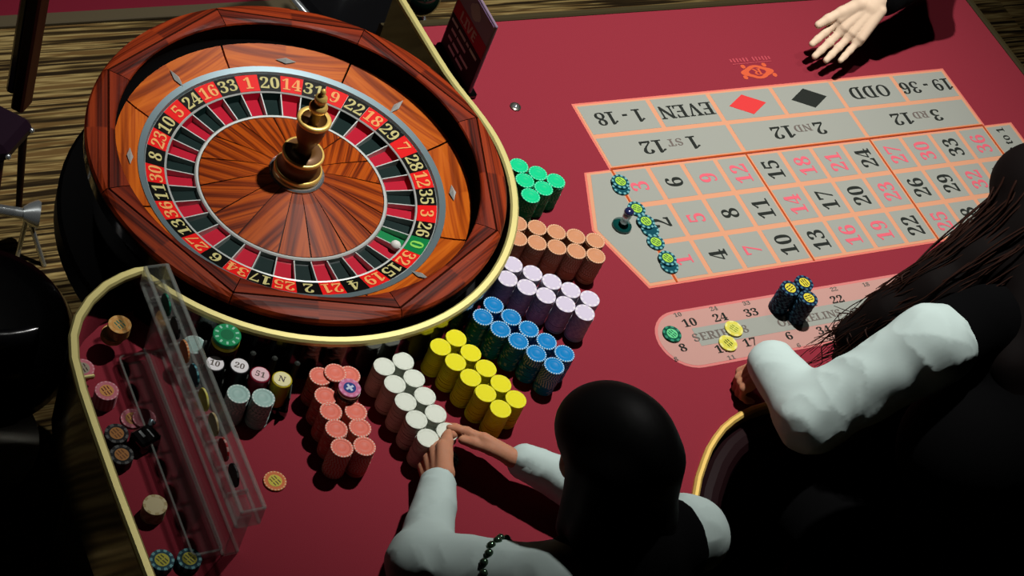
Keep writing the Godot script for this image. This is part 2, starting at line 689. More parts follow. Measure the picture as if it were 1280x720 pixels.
# ---------------------------------------------------------------- the room
func lamp(x: float, z: float, energy: float, angle: float, label: String) -> void:
	var y := 3.58
	var o := thing("ceiling_downlight", label, "lamp", Vector3(x, y, z), 0.0, "ceiling downlights")
	var mb := MB.new()
	mb.lathe(Vector3.ZERO, [Vector2(0.045, 0.02), Vector2(0.045, -0.012), Vector2(0.062, -0.014), Vector2(0.066, -0.008), Vector2(0.066, 0.02)], 28, 1.0)
	obj("trim_ring", mb.mesh(), M.chrome, o)
	mb = MB.new()
	mb.lathe(Vector3.ZERO, [Vector2(0.0, -0.004), Vector2(0.044, -0.004)], 28, 1.0)
	obj("bulb", mb.mesh(), M.lamp, o)
	var s := SpotLight3D.new()
	s.name = "beam"
	s.light_energy = energy
	s.light_color = Color(1.0, 0.99, 0.97)
	s.light_size = 0.04
	s.spot_range = 9.0
	s.spot_attenuation = 2.0
	s.spot_angle = angle
	s.spot_angle_attenuation = 1.0
	s.shadow_enabled = true
	s.rotation_degrees.x = -90
	s.position = Vector3(0, -0.02, 0)
	o.add_child(s, true)


func build_room() -> void:
	var mb := MB.new()
	mb.ua = Vector3(0, 0, 0.62)
	mb.va = Vector3(0.4, 0, 0)
	mb.box(Vector3(0.3, -0.05, 0.0), Vector3(8.0, 0.1, 8.0), Basis.IDENTITY, 0.001)
	tag(obj("floor", mb.mesh(), M.striped_floor), "dark brown floor covering with fine uneven tan stripes", "floor", "", "structure")
	mb = MB.new()
	mb.box(Vector3(0.3, 0.004, -2.665), Vector3(8.0, 0.008, 2.6), Basis.IDENTITY, 0.001)
	var rc := obj("carpet", mb.mesh(), M.red_carpet)
	tag(rc, "red carpet with pale leaf shapes behind the striped floor", "carpet")
	# leaf shapes woven into the carpet near its front edge
	var r2 := RandomNumberGenerator.new()
	r2.seed = 4
	for i in 26:
		var lm := MB.new()
		var cx := -2.2 + i * 0.17 + r2.randf_range(-0.04, 0.04)
		var cz := -1.42 - r2.randf_range(0.0, 0.22)
		var an := r2.randf_range(-0.6, 0.6) + PI * 0.5
		var poly := PackedVector2Array()
		for k in 14:
			var t := TAU * k / 14.0
			var q := Vector2(cos(t) * 0.06, sin(t) * 0.018 * (1.0 - 0.5 * cos(t))) + Vector2(0, 0.02 * cos(t) * cos(t))
			poly.append(q.rotated(an) + Vector2(cx, cz))
		lm.plate(poly, 0.0095, 0.0075)
		obj("leaf_motif", lm.mesh(), M.carpet_motif if i % 3 else M.carpet_dark, rc)
	mb = MB.new()
	mb.box(Vector3(0.3, 0.006, -1.345), Vector3(8.0, 0.012, 0.04), Basis.IDENTITY, 0.003)
	tag(obj("trim_1", mb.mesh(), M.floor_trim), "thin strip where the striped floor meets the red carpet", "trim", "", "structure")
	var walls := [["wall_left", Vector3(-3.75, 1.85, 0), Vector3(0.1, 3.7, 8.0)], ["wall_right", Vector3(4.35, 1.85, 0), Vector3(0.1, 3.7, 8.0)],
		["wall_back", Vector3(0.3, 1.85, -4.05), Vector3(8.2, 3.7, 0.1)], ["wall_front", Vector3(0.3, 1.85, 4.05), Vector3(8.2, 3.7, 0.1)]]
	for w in walls:
		mb = MB.new()
		mb.box(w[1], w[2])
		tag(obj(w[0], mb.mesh(), M.wall_paint), "plain dark wall of the gaming room", "wall", "", "structure")
	mb = MB.new()
	mb.box(Vector3(0.3, 3.65, 0), Vector3(8.2, 0.1, 8.2))
	tag(obj("ceiling", mb.mesh(), M.ceiling_paint), "plain dark ceiling above the roulette table", "ceiling", "", "structure")


# ---------------------------------------------------------------- the table
const WHEEL := Vector2(-0.725, -0.025)
const BOWL := Vector2(-0.731, -0.028)   # centre of the curved cut-out around the wheel

func arc(c: Vector2, r: float, a0: float, a1: float, n: int) -> Array:
	var out := []
	for i in n + 1:
		var a := deg_to_rad(lerpf(a0, a1, float(i) / n))
		out.append(c + Vector2(cos(a), sin(a)) * r)
	return out


func wall_line() -> Array:   # the raised rail around the wheel end, from the left front round to the back
	var w := [Vector2(-1.262, 0.89), Vector2(-1.265, 0.75), Vector2(-1.268, 0.60), Vector2(-1.268, 0.48), Vector2(-1.267, 0.41), Vector2(-1.262, 0.345), Vector2(-1.251, 0.300), Vector2(-1.232, 0.264),
		Vector2(-1.203, 0.231), Vector2(-1.168, 0.205), Vector2(-1.135, 0.191), Vector2(-1.108, 0.184), Vector2(-1.092, 0.183)]
	w.append_array(arc(BOWL, 0.427, 148.5, 0.0, 42))
	w.append_array([Vector2(-0.3055, -0.055), Vector2(-0.3090, -0.085), Vector2(-0.3140, -0.115), Vector2(-0.3200, -0.145), Vector2(-0.3260, -0.178), Vector2(-0.3310, -0.215), Vector2(-0.3345, -0.26), Vector2(-0.3380, -0.33), Vector2(-0.344, -0.457)])
	return w


func table_outline() -> PackedVector2Array:
	var o := PackedVector2Array(wall_line())
	o.append_array(PackedVector2Array([Vector2(1.27, -0.457), Vector2(1.292, -0.446), Vector2(1.302, -0.42), Vector2(1.305, 0.60), Vector2(1.285, 0.632)]))
	o.append_array(PackedVector2Array(notch_line()))
	o.append(Vector2(-0.262, 0.89))
	return o


func notch_line() -> Array:
	return [Vector2(0.60, 0.632), Vector2(0.30, 0.632), Vector2(0.10, 0.631), Vector2(0.035, 0.630), Vector2(0.0, 0.633), Vector2(-0.030, 0.639), Vector2(-0.058, 0.648), Vector2(-0.088, 0.661), Vector2(-0.115, 0.678),
		Vector2(-0.142, 0.698), Vector2(-0.167, 0.722), Vector2(-0.196, 0.752), Vector2(-0.219, 0.782), Vector2(-0.238, 0.806), Vector2(-0.252, 0.830), Vector2(-0.260, 0.858)]


func lift(line: Array, h: float) -> Array:
	var out := []
	for p in line: out.append(P(p.x, h, p.y))
	return out


func cell_rect(x0: float, z0: float, x1: float, z1: float, inset := 0.006) -> PackedVector2Array:
	return PackedVector2Array([Vector2(x0 + inset, z0 + inset), Vector2(x1 - inset, z0 + inset), Vector2(x1 - inset, z1 - inset), Vector2(x0 + inset, z1 - inset)])


func printed(parent: Node, called: String, poly: PackedVector2Array, h: float, m: Material) -> void:
	var mb := MB.new()
	mb.plate(poly, FELT + h, FELT + h - 0.0006, true, false)
	obj(called, mb.mesh(), m, parent)


func build_table() -> void:
	var t := thing("roulette_table", "burgundy felt roulette table with grey betting layout and brass edging", "table")
	var out := table_outline()
	var mb := MB.new()
	mb.plate(out, FELT, FELT - 0.014)
	var felt := obj("felt", mb.mesh(), M.felt, t)
	mb = MB.new()
	mb.plate(out, FELT - 0.0142, FELT - 0.13)
	obj("apron", mb.mesh(), M.dark_red_wood, t)
	# glossy black rail around the wheel end, a brass strip along its top
	var line := wall_line()
	mb = MB.new()
	mb.sweep(lift(line, 0.0), [Vector2(-0.006, -0.13), Vector2(0.006, -0.13), Vector2(0.006, 0.0985), Vector2(-0.006, 0.0985)])
	obj("rail", mb.mesh(), M.black_gloss, t)
	mb = MB.new()
	mb.sweep(lift(line, 0.105), [Vector2(-0.0085, -0.0063), Vector2(0.0085, -0.0063), Vector2(0.0085, 0.001), Vector2(0.005, 0.005), Vector2(-0.005, 0.005), Vector2(-0.0085, 0.001)])
	obj("brass_strip", mb.mesh(), M.brass, t)
	# padded maroon edge and brass strip round the dealer's notch and along the plain sides
	var nl := notch_line()
	nl.append(Vector2(-0.262, 0.89))
	nl.push_front(Vector2(1.28, 0.634))
	mb = MB.new()
	mb.sweep(lift(nl, 0.004), [Vector2(-0.007, -0.02), Vector2(0.007, -0.02), Vector2(0.007, 0.004), Vector2(0.003, 0.008), Vector2(-0.003, 0.008), Vector2(-0.007, 0.004)])
	obj("brass_strip", mb.mesh(), M.gold, t)
	mb = MB.new()
	var pad := []
	for i in 12: pad.append(Vector2(-0.034, -0.034) + Vector2(cos(TAU * i / 12), sin(TAU * i / 12)) * Vector2(0.028, 0.028))
	mb.sweep(lift(nl, 0.0), pad)
	obj("padded_edge", mb.mesh(), M.maroon, t)
	mb = MB.new()
	mb.sweep(lift([Vector2(-0.35, -0.462), Vector2(1.27, -0.462), Vector2(1.296, -0.45), Vector2(1.308, -0.42), Vector2(1.311, 0.60), Vector2(1.29, 0.64)], 0.0), [Vector2(-0.012, -0.13), Vector2(0.006, -0.13), Vector2(0.006, 0.002), Vector2(0.002, 0.006), Vector2(-0.008, 0.006), Vector2(-0.012, 0.002)])
	obj("edge_strip", mb.mesh(), M.edge_trim, t)
	# the black bay that carries the wheel
	mb = MB.new()
	mb.lathe(P(BOWL.x, 0, BOWL.y), [Vector2(0.0, -0.07), Vector2(0.41, -0.07), Vector2(0.417, -0.076), Vector2(0.417, -0.12), Vector2(0.40, -0.135), Vector2(0.0, -0.135)], 72, -1.0)
	obj("wheel_bay", mb.mesh(), M.black_satin, t)
	for q in [[Vector2(-0.731, -0.028), 0.24], [Vector2(0.75, 0.1), 0.22]]:
		mb = MB.new()
		var r: float = q[1]
		mb.lathe(Vector3(q[0].x, 0, q[0].y), [Vector2(0.0, FELT - 0.13), Vector2(r * 0.75, FELT - 0.13), Vector2(r * 0.72, 0.10), Vector2(r, 0.06), Vector2(r, 0.0), Vector2(0, 0)], 36, -1.0)
		obj("pedestal", mb.mesh(), M.black_satin, t)
	mb = MB.new()
	mb.plate(PackedVector2Array([Vector2(-1.215, 0.34), Vector2(-1.19, 0.28), Vector2(-1.13, 0.25), Vector2(-0.98, 0.30), Vector2(-0.95, 0.62), Vector2(-1.215, 0.62)]), FELT - 0.13, 0.0)
	obj("cabinet", mb.mesh(), M.black_satin, t)
	build_layout(felt)


func build_layout(felt: Node) -> void:
	const CW := 0.0882
	const RH := 0.1021
	var north := Vector3(0, 0, -1)
	var west := Vector3(-1, 0, 0)
	var south := Vector3(0, 0, 1)
	var east := Vector3(1, 0, 0)
	var edge := 0.005
	# outside bets
	printed(felt, "printed_border", PackedVector2Array([Vector2(-0.004, -0.194), Vector2(1.066, -0.194), Vector2(1.066, 0.0), Vector2(-0.004, 0.0)]), 0.0006, M.coral)
	printed(felt, "printed_border", PackedVector2Array([Vector2(0.001, -0.189), Vector2(1.061, -0.189), Vector2(1.061, -0.003), Vector2(0.001, -0.003)]), 0.0009, M.peach)
	var ex := [0.0, 0.189, 0.352, 0.529, 0.706, 0.892, 1.06]
	for i in 6:
		printed(felt, "printed_box", cell_rect(ex[i], -0.19, ex[i + 1], -0.095), 0.0012, M.field)
	for i in 3:
		printed(felt, "printed_box", cell_rect(0.353 * i, -0.095, 0.353 * (i + 1), -0.003), 0.0012, M.field)
	var words := ["1 - 18", "EVEN", "", "", "ODD", "19 - 36"]
	for i in 6:
		var c := P((ex[i] + ex[i + 1]) * 0.5, 0.0014, -0.142)
		if words[i]:
			written(felt, "printed_word", words[i], c, west, south, 0.038, M.black_print, 1.0 if i > 0 else 0.95)
		else:
			printed(felt, "printed_diamond", PackedVector2Array([Vector2(c.x - 0.052, c.z), Vector2(c.x, c.z - 0.031), Vector2(c.x + 0.052, c.z), Vector2(c.x, c.z + 0.031)]), 0.0016, M.red_print if i == 2 else M.black_print)
	var dz := [["1", "ST", "12"], ["2", "ND", "12"], ["3", "RD", "12"]]
	for i in 3:
		var x: float = 0.353 * (i + 0.5)
		written(felt, "printed_word", dz[i][0], P(x + 0.062, 0.0014, -0.049), west, south, 0.037, M.black_print, 1.1)
		written(felt, "printed_word", dz[i][1], P(x + 0.016, 0.0014, -0.055), west, south, 0.021, M.grey_print, 1.1)
		written(felt, "printed_word", dz[i][2], P(x - 0.044, 0.0014, -0.049), west, south, 0.037, M.black_print, 1.1)
	# the numbers, with the five-sided zero at the wheel end
	printed(felt, "printed_border", PackedVector2Array([Vector2(-0.067, -0.001), Vector2(1.152, -0.001), Vector2(1.152, 0.311), Vector2(-0.070, 0.313), Vector2(-0.124, 0.151)]), 0.0006, M.coral)
	printed(felt, "printed_border", PackedVector2Array([Vector2(-0.063, 0.002), Vector2(1.147, 0.002), Vector2(1.147, 0.306), Vector2(-0.066, 0.308), Vector2(-0.119, 0.151)]), 0.0009, M.peach)
	printed(felt, "printed_box", PackedVector2Array([Vector2(-0.055, 0.007), Vector2(-0.005, 0.007), Vector2(-0.005, 0.300), Vector2(-0.061, 0.301), Vector2(-0.111, 0.151)]), 0.0012, M.field)
	var reds := [1, 3, 5, 7, 9, 12, 14, 16, 18, 19, 21, 23, 25, 27, 30, 32, 34, 36]
	for i in 12:
		for j in 3:
			printed(felt, "printed_box", cell_rect(i * CW, j * RH + 0.001, (i + 1) * CW, (j + 1) * RH), 0.0012, M.field)
			var n := i * 3 + 3 - j
			written(felt, "printed_number", str(n), P((i + 0.5) * CW, 0.0014, (j + 0.52) * RH), north, west, 0.043, M.pink_print if n in reds else M.black_print, 0.86)
	for j in 3:
		printed(felt, "printed_box", cell_rect(12 * CW, j * RH + 0.001, 1.147, (j + 1) * RH), 0.0012, M.field)
		written(felt, "printed_word", "2 to 1", P(1.10, 0.0014, (j + 0.5) * RH), north, west, 0.024, M.black_print, 0.9)
	# fine rust lines between the dozens
	for i in 4:
		printed(felt, "printed_line", PackedVector2Array([Vector2(i * 4 * CW - 0.0022, 0.0), Vector2(i * 4 * CW + 0.0022, 0.0), Vector2(i * 4 * CW + 0.0022, 0.309), Vector2(i * 4 * CW - 0.0022, 0.309)]), 0.0016, M.rust)
	printed(felt, "printed_line", PackedVector2Array([Vector2(0.0, -0.0052), Vector2(1.06, -0.0052), Vector2(1.06, -0.0012), Vector2(0.0, -0.0012)]), 0.0016, M.rust)
	# racetrack for announced bets
	var track := func(g: float) -> PackedVector2Array:
		var pts := PackedVector2Array()
		var cz := 0.4465
		var r := 0.0705 - g
		pts.append(Vector2(1.10 - g, cz - r))
		pts.append(Vector2(1.10 - g, cz + r))
		for i in 17:
			var a := PI * 0.5 + PI * i / 16.0
			pts.append(Vector2(-0.048 + cos(a) * r, cz + sin(a) * r))
		return pts
	printed(felt, "printed_border", track.call(0.0), 0.0006, M.pink_edge)
	printed(felt, "printed_racetrack", track.call(0.006), 0.0009, M.pink_field)
	printed(felt, "printed_box", PackedVector2Array([Vector2(-0.028, 0.424), Vector2(1.06, 0.424), Vector2(1.06, 0.468), Vector2(-0.028, 0.468)]), 0.0012, M.field)
	for e in [["10", -0.025, 0.409], ["24", 0.050, 0.409], ["33", 0.127, 0.410], ["20", 0.20, 0.410], ["31", 0.275, 0.412], ["22", 0.348, 0.414], ["8", -0.071, 0.464], ["11", 0.014, 0.482], ["17", 0.084, 0.479], ["6", 0.181, 0.481], ["34", 0.27, 0.482], ["25", 0.36, 0.482]]:
		written(felt, "printed_number", e[0], P(e[1], 0.0014, e[2]), east, north, 0.019, M.black_print, 1.15)
	for e in [["10", -0.041, 0.386], ["24", 0.047, 0.386], ["33", 0.129, 0.386], ["22", 0.356, 0.388], ["18", 0.442, 0.390], ["8", -0.100, 0.487], ["11", 0.022, 0.506], ["6", 0.19, 0.507]]:
		written(felt, "printed_number", e[0], P(e[1], 0.0014, e[2]), east, north, 0.010, M.grey_print, 1.2)
	written(felt, "printed_word", "SERIE 5/8", P(0.030, 0.0014, 0.4475), east, north, 0.019, M.grey_print, 1.1)
	written(felt, "printed_word", "ORPHELINS", P(0.255, 0.0014, 0.4475), east, north, 0.018, M.grey_print, 1.1)
	# crest and a line of tiny lettering near the far edge
	var crest := Vector2(0.525, -0.238)
	var ring := func(rx: float, rz: float) -> PackedVector2Array:
		var pts := PackedVector2Array()
		for i in 28:
			var a := TAU * i / 28.0
			var k := 1.0 + 0.10 * cos(a * 4.0)
			pts.append(crest + Vector2(cos(a) * rx * k, sin(a) * rz * k))
		return pts
	printed(felt, "printed_crest", ring.call(0.043, 0.020), 0.0006, M.orange_print)
	printed(felt, "printed_crest", ring.call(0.022, 0.013), 0.0009, M.felt)
	written(felt, "printed_crest", "R", P(crest.x, 0.0010, crest.y), west, south, 0.020, M.orange_print, 1.3)
	for s in [-1.0, 1.0]:
		for k in 2:
			var c := crest + Vector2(s * (0.030 + 0.012 * k), -0.020 + 0.034 * k)
			var pts := PackedVector2Array()
			for i in 10: pts.append(c + Vector2(cos(TAU * i / 10), sin(TAU * i / 10)) * 0.0065)
			printed(felt, "printed_crest", pts, 0.0008, M.orange_print)
	var mb := MB.new()
	for i in 13:
		if i == 6: continue
		mb.box(P(0.472 + i * 0.0092, 0.0006, -0.279), Vector3(0.0048, 0.0008, 0.013 if i % 3 else 0.010), Basis.IDENTITY, 0.0001)
	mb.box(P(0.527, 0.0006, -0.2675), Vector3(0.112, 0.0008, 0.0022), Basis.IDENTITY, 0.0001)
	obj("printed_motto", mb.mesh(), M.faint_print, felt)


# ---------------------------------------------------------------- the wheel
func polar(r: float, deg: float, h: float) -> Vector3:
	return Vector3(cos(deg_to_rad(deg)) * r, h, sin(deg_to_rad(deg)) * r)


func sector(mb: MB, a0: float, a1: float, prof: Array, n := 6) -> void:   # lathe between two angles in degrees, facing up
	mb.lathe(Vector3.ZERO, prof, n, -1.0 if prof[0].x < prof[-1].x else 1.0, deg_to_rad(a0), deg_to_rad(a1))


func build_wheel() -> void:
	var w := thing("roulette", "large polished wooden roulette wheel with red and black numbered pockets", "roulette wheel", P(WHEEL.x, 0, WHEEL.y))
	var mb := MB.new()
	mb.lathe(Vector3.ZERO, [Vector2(0.399, 0.112), Vector2(0.397, 0.085), Vector2(0.385, 0.06), Vector2(0.372, 0.0), Vector2(0.362, -0.05), Vector2(0.352, -0.0698), Vector2(0.0, -0.0698)], 96, -1.0)
	var trk := MB.new()
	trk.lathe(Vector3.ZERO, [Vector2(0.346, 0.126), Vector2(0.351, 0.115), Vector2(0.352, 0.095), Vector2(0.349, 0.084), Vector2(0.343, 0.078), Vector2(0.338, 0.070)], 96, 1.0, 0, TAU, true)
	mb.lathe(Vector3.ZERO, [Vector2(0.0, 0.010), Vector2(0.30, 0.010), Vector2(0.345, 0.07)], 72, -1.0)
	obj("bowl", mb.mesh(), M.black_gloss, w)
	obj("ball_track", trk.mesh(), M.vest, w)
	# eight rim segments, each mitred to its neighbours; the inner band has a straight outer side
	for k in 8:
		var a0 := -96.0 + 45.0 * k
		var mid := a0 + 22.5
		var g := 0.12
		mb = MB.new()
		mb.ua = polar(3.4, mid, 0.0)
		mb.va = polar(1.0, mid + 90.0, 0.0)
		var inner := MB.new()
		inner.ua = mb.ua
		inner.va = mb.va
		var groove := MB.new()
		var n := 12
		var prev := []
		for s in n + 1:
			var a := lerpf(a0 + g, a0 + 45.0 - g, float(s) / n)
			var ro := 0.3585 / cos(deg_to_rad(a - mid))
			var row := [polar(0.3985, a, 0.112), polar(0.400, a, 0.121), polar(0.3965, a, 0.127), polar(lerpf(ro, 0.3965, 0.5), a, 0.1315), polar(ro + 0.0022, a, 0.1325), polar(ro, a, 0.1295), polar(ro - 0.002, a, 0.1325), polar(lerpf(0.346, ro, 0.4), a, 0.1315), polar(0.3475, a, 0.1290), polar(0.3458, a, 0.1255)]
			if s > 0:
				for j in 3: mb.quad(prev[j], row[j], row[j + 1], prev[j + 1], Vector3.UP + polar(0.5, a, 0))
				mb.quad(prev[3], row[3], row[4], prev[4], Vector3.UP)
				groove.quad(prev[4], row[4], row[5], prev[5], Vector3.UP)
				groove.quad(prev[5], row[5], row[6], prev[6], Vector3.UP)
				for j in range(6, 9): inner.quad(prev[j], row[j], row[j + 1], prev[j + 1], Vector3.UP - polar(0.5, a, 0))
			prev = row
		var seg := obj("rim_segment", mb.mesh(), M.rim_edge, w)
		obj("inner_band", inner.mesh(), M.rim_wood, seg)
		obj("groove", groove.mesh(), M.groove, seg)
	# eight panels of the sloping ball run, a diamond deflector on each
	for k in 8:
		var a0 := -96.0 + 45.0 * k
		var mid := a0 + 22.5
		mb = MB.new()
		mb.ua = polar(4.0, mid, 0.0)
		mb.va = polar(1.2, mid + 90.0, 0.0)
		sector(mb, a0 + 0.35, a0 + 44.65, [Vector2(0.296, 0.0585), Vector2(0.322, 0.0675), Vector2(0.343, 0.0775), Vector2(0.346, 0.0765)], 12)
		for e in [a0 + 0.35, a0 + 44.65]:
			mb.quad(polar(0.296, e, 0.0585), polar(0.346, e, 0.0765), polar(0.346, e, 0.06), polar(0.296, e, 0.05), polar(1, e + (90 if e > mid else -90), 0))
		obj("run_panel", mb.mesh(), M.apron_wood, w)
		mb = MB.new()
		var c := polar(0.310, mid, 0.0665)
		var rad := (polar(1, mid, 0.0) + Vector3(0, 0.36, 0)).normalized()
		var tan := polar(1, mid + 90, 0)
		var lr := 0.021 if k % 2 == 1 else 0.0065
		var lt := 0.0065 if k % 2 == 1 else 0.021
		var top := c + Vector3(0, 0.006, 0)
		var q := [c + rad * lr, c + tan * lt, c - rad * lr, c - tan * lt]
		for i in 4: mb.tri(q[i], q[(i + 1) % 4], top, (q[i] + q[(i + 1) % 4]) * 0.5 - c + Vector3(0, 0.01, 0))
		obj("deflector", mb.mesh(), M.silver, w)
	mb = MB.new()
	mb.lathe(Vector3.ZERO, [Vector2(0.2815, 0.0515), Vector2(0.2835, 0.0575), Vector2(0.2955, 0.0605), Vector2(0.2965, 0.056)], 96, -1.0)
	obj("steel_ring", mb.mesh(), M.steel, w)
	# the rotor
	mb = MB.new()
	mb.lathe(Vector3.ZERO, [Vector2(0.2810, 0.030), Vector2(0.2810, 0.0510), Vector2(0.2800, 0.0515)], 96, 1.0)
	mb.lathe(Vector3.ZERO, [Vector2(0.0, 0.0245), Vector2(0.2405, 0.0245), Vector2(0.2425, 0.042), Vector2(0.280, 0.0508)], 96, -1.0)
	mb.lathe(Vector3.ZERO, [Vector2(0.2395, 0.0250), Vector2(0.2395, 0.0425), Vector2(0.2410, 0.0440), Vector2(0.2435, 0.0430)], 96, -1.0)
	mb.lathe(Vector3.ZERO, [Vector2(0.1870, 0.0250), Vector2(0.1860, 0.0350), Vector2(0.1835, 0.0370), Vector2(0.1795, 0.0365)], 96, 1.0)
	var rotor := obj("rotor", mb.mesh(), M.silver, w)
	var order := [0, 32, 15, 19, 4, 21, 2, 25, 17, 34, 6, 27, 13, 36, 11, 30, 8, 23, 10, 5, 24, 16, 33, 1, 20, 14, 31, 9, 22, 18, 29, 7, 28, 12, 35, 3, 26]
	var st := 360.0 / 37.0
	for k in 37:
		var a := 46.0 + st * k
		var kind := "green" if k == 0 else ("red" if k % 2 == 1 else "black")
		mb = MB.new()
		sector(mb, a - st * 0.5 + 0.05, a + st * 0.5 - 0.05, [Vector2(0.2438, 0.0435), Vector2(0.2800, 0.0520)], 3)
		obj("number_tile", mb.mesh(), M[kind + "_tile"], rotor)
		mb = MB.new()
		sector(mb, a - st * 0.5 + 0.25, a + st * 0.5 - 0.25, [Vector2(0.1865, 0.0262), Vector2(0.1900, 0.0252), Vector2(0.2360, 0.0262), Vector2(0.2392, 0.0420)], 3)
		obj("pocket", mb.mesh(), M[kind + "_pocket"], rotor)
		var nm: Material = M.gold_numeral
		if kind == "red": nm = M.orange_numeral
		if kind == "green": nm = M.lime_numeral
		var r := polar(1, a, 0)
		var up := (r + Vector3(0, 0.234, 0)).normalized()
		written(rotor, "numeral", str(order[k]), r * 0.2620 + Vector3(0, 0.0484, 0), polar(1, a + 90, 0), up, 0.0262, nm, 1.0, 0.0008, true)
		mb = MB.new()
		var e := a + st * 0.5
		var pt := polar(1, e + 90, 0) * 0.0011
		for sgn in [-1.0, 1.0]:
			mb.quad(polar(0.187, e, 0.0345) + pt * sgn, polar(0.2395, e, 0.041) + pt * sgn, polar(0.2395, e, 0.025) + pt * sgn * 1.6, polar(0.187, e, 0.025) + pt * sgn * 1.6, pt * sgn)
		mb.quad(polar(0.187, e, 0.0345) + pt, polar(0.2395, e, 0.041) + pt, polar(0.2395, e, 0.041) - pt, polar(0.187, e, 0.0345) - pt, Vector3.UP)
		obj("fret", mb.mesh(), M.silver, rotor)
	var wedges := [0.0, 25.0, 45.0, 68.0, 92.0, 112.0, 138.0, 158.0, 181.0, 204.0, 226.0, 248.0, 271.0, 294.0, 316.0, 340.0]
	for k in 16:
		var a0: float = wedges[k] + 7.0
		var a1: float = (wedges[(k + 1) % 16] + (360.0 if k == 15 else 0.0)) + 7.0
		var mid := (a0 + a1) * 0.5
		mb = MB.new()
		mb.ua = polar(5.0, mid + 90, 0.0) + Vector3(k * 0.37, 0, 0)
		mb.va = polar(1.6, mid, 0.0)
		sector(mb, a0 + 0.5, a1 - 0.5, [Vector2(0.045, 0.0715), Vector2(0.075, 0.0660), Vector2(0.11, 0.0570), Vector2(0.15, 0.0450), Vector2(0.178, 0.0365), Vector2(0.1795, 0.033)], 5)
		obj("cone_panel", mb.mesh(), M.cone_wood, rotor)
	mb = MB.new()
	mb.lathe(Vector3.ZERO, [Vector2(0.040, 0.0700), Vector2(0.075, 0.0635), Vector2(0.11, 0.0545), Vector2(0.15, 0.0425), Vector2(0.178, 0.0340)], 64, -1.0)
	obj("cone_core", mb.mesh(), M.groove, rotor)
	# the turret
	mb = MB.new()
	mb.lathe(Vector3.ZERO, [Vector2(0.053, 0.066), Vector2(0.053, 0.0735), Vector2(0.050, 0.0760), Vector2(0.040, 0.0765)], 48, 1.0)
	var tu := obj("turret", mb.mesh(), M.chrome, w)
	mb = MB.new()
	mb.lathe(Vector3.ZERO, [Vector2(0.042, 0.0765), Vector2(0.0455, 0.079), Vector2(0.0465, 0.084), Vector2(0.0455, 0.0885), Vector2(0.0425, 0.0895)], 48, 1.0, 0, TAU, true)
	mb.lathe(Vector3.ZERO, [Vector2(0.0365, 0.1195), Vector2(0.0395, 0.1215), Vector2(0.0405, 0.1265), Vector2(0.0390, 0.1305), Vector2(0.0360, 0.1300)], 48, 1.0, 0, TAU, true)
	mb.lathe(Vector3.ZERO, [Vector2(0.0265, 0.2080), Vector2(0.0315, 0.2110), Vector2(0.0325, 0.2170), Vector2(0.0300, 0.2210), Vector2(0.0235, 0.2190)], 48, 1.0, 0, TAU, true)
	obj("brass_ring", mb.mesh(), M.gold, tu)
	mb = MB.new()
	mb.lathe(Vector3.ZERO, [Vector2(0.0425, 0.0893), Vector2(0.0375, 0.094), Vector2(0.0345, 0.104), Vector2(0.0345, 0.114), Vector2(0.0370, 0.1200)], 48, 1.0, 0, TAU, true)
	mb.lathe(Vector3.ZERO, [Vector2(0.0365, 0.1295), Vector2(0.0250, 0.1290), Vector2(0.0150, 0.1330), Vector2(0.0130, 0.1420), Vector2(0.0170, 0.1540), Vector2(0.0240, 0.1720), Vector2(0.0275, 0.1920), Vector2(0.0280, 0.2090)], 48, 1.0, 0, TAU, true)
	mb.lathe(Vector3.ZERO, [Vector2(0.0240, 0.2190), Vector2(0.0200, 0.2110), Vector2(0.0090, 0.2070)], 48, 1.0, 0, TAU, true)
	obj("stem", mb.mesh(), M.bronze, tu)
	mb = MB.new()
	mb.lathe(Vector3.ZERO, [Vector2(0.0090, 0.2060), Vector2(0.0100, 0.2350), Vector2(0.0165, 0.2420), Vector2(0.0175, 0.2500), Vector2(0.0140, 0.2570), Vector2(0.0095, 0.2590), Vector2(0.0120, 0.2660), Vector2(0.0115, 0.2730), Vector2(0.0070, 0.2780), Vector2(0.0050, 0.2800), Vector2(0.0055, 0.2870), Vector2(0.0030, 0.2920), Vector2(0.0, 0.2930)], 32, 1.0, 0, TAU, true)
	obj("finial", mb.mesh(), M.gold, tu)
	# the ball lies in the zero pocket
	mb = MB.new()
	mb.ball(Vector3.ZERO, Vector3.ONE * 0.0105)
	tag(obj("roulette_ball", mb.mesh(), M.white, null, P(-0.579, 0.0262 + 0.0105, 0.150)), "small white ball lying in the green zero pocket of the wheel", "ball")


# ---------------------------------------------------------------- chips
const CR := 0.0197
const CT := 0.00375
var chip_cache := {}
var mass: MB   # the chips low in the stacks that cannot be picked out singly

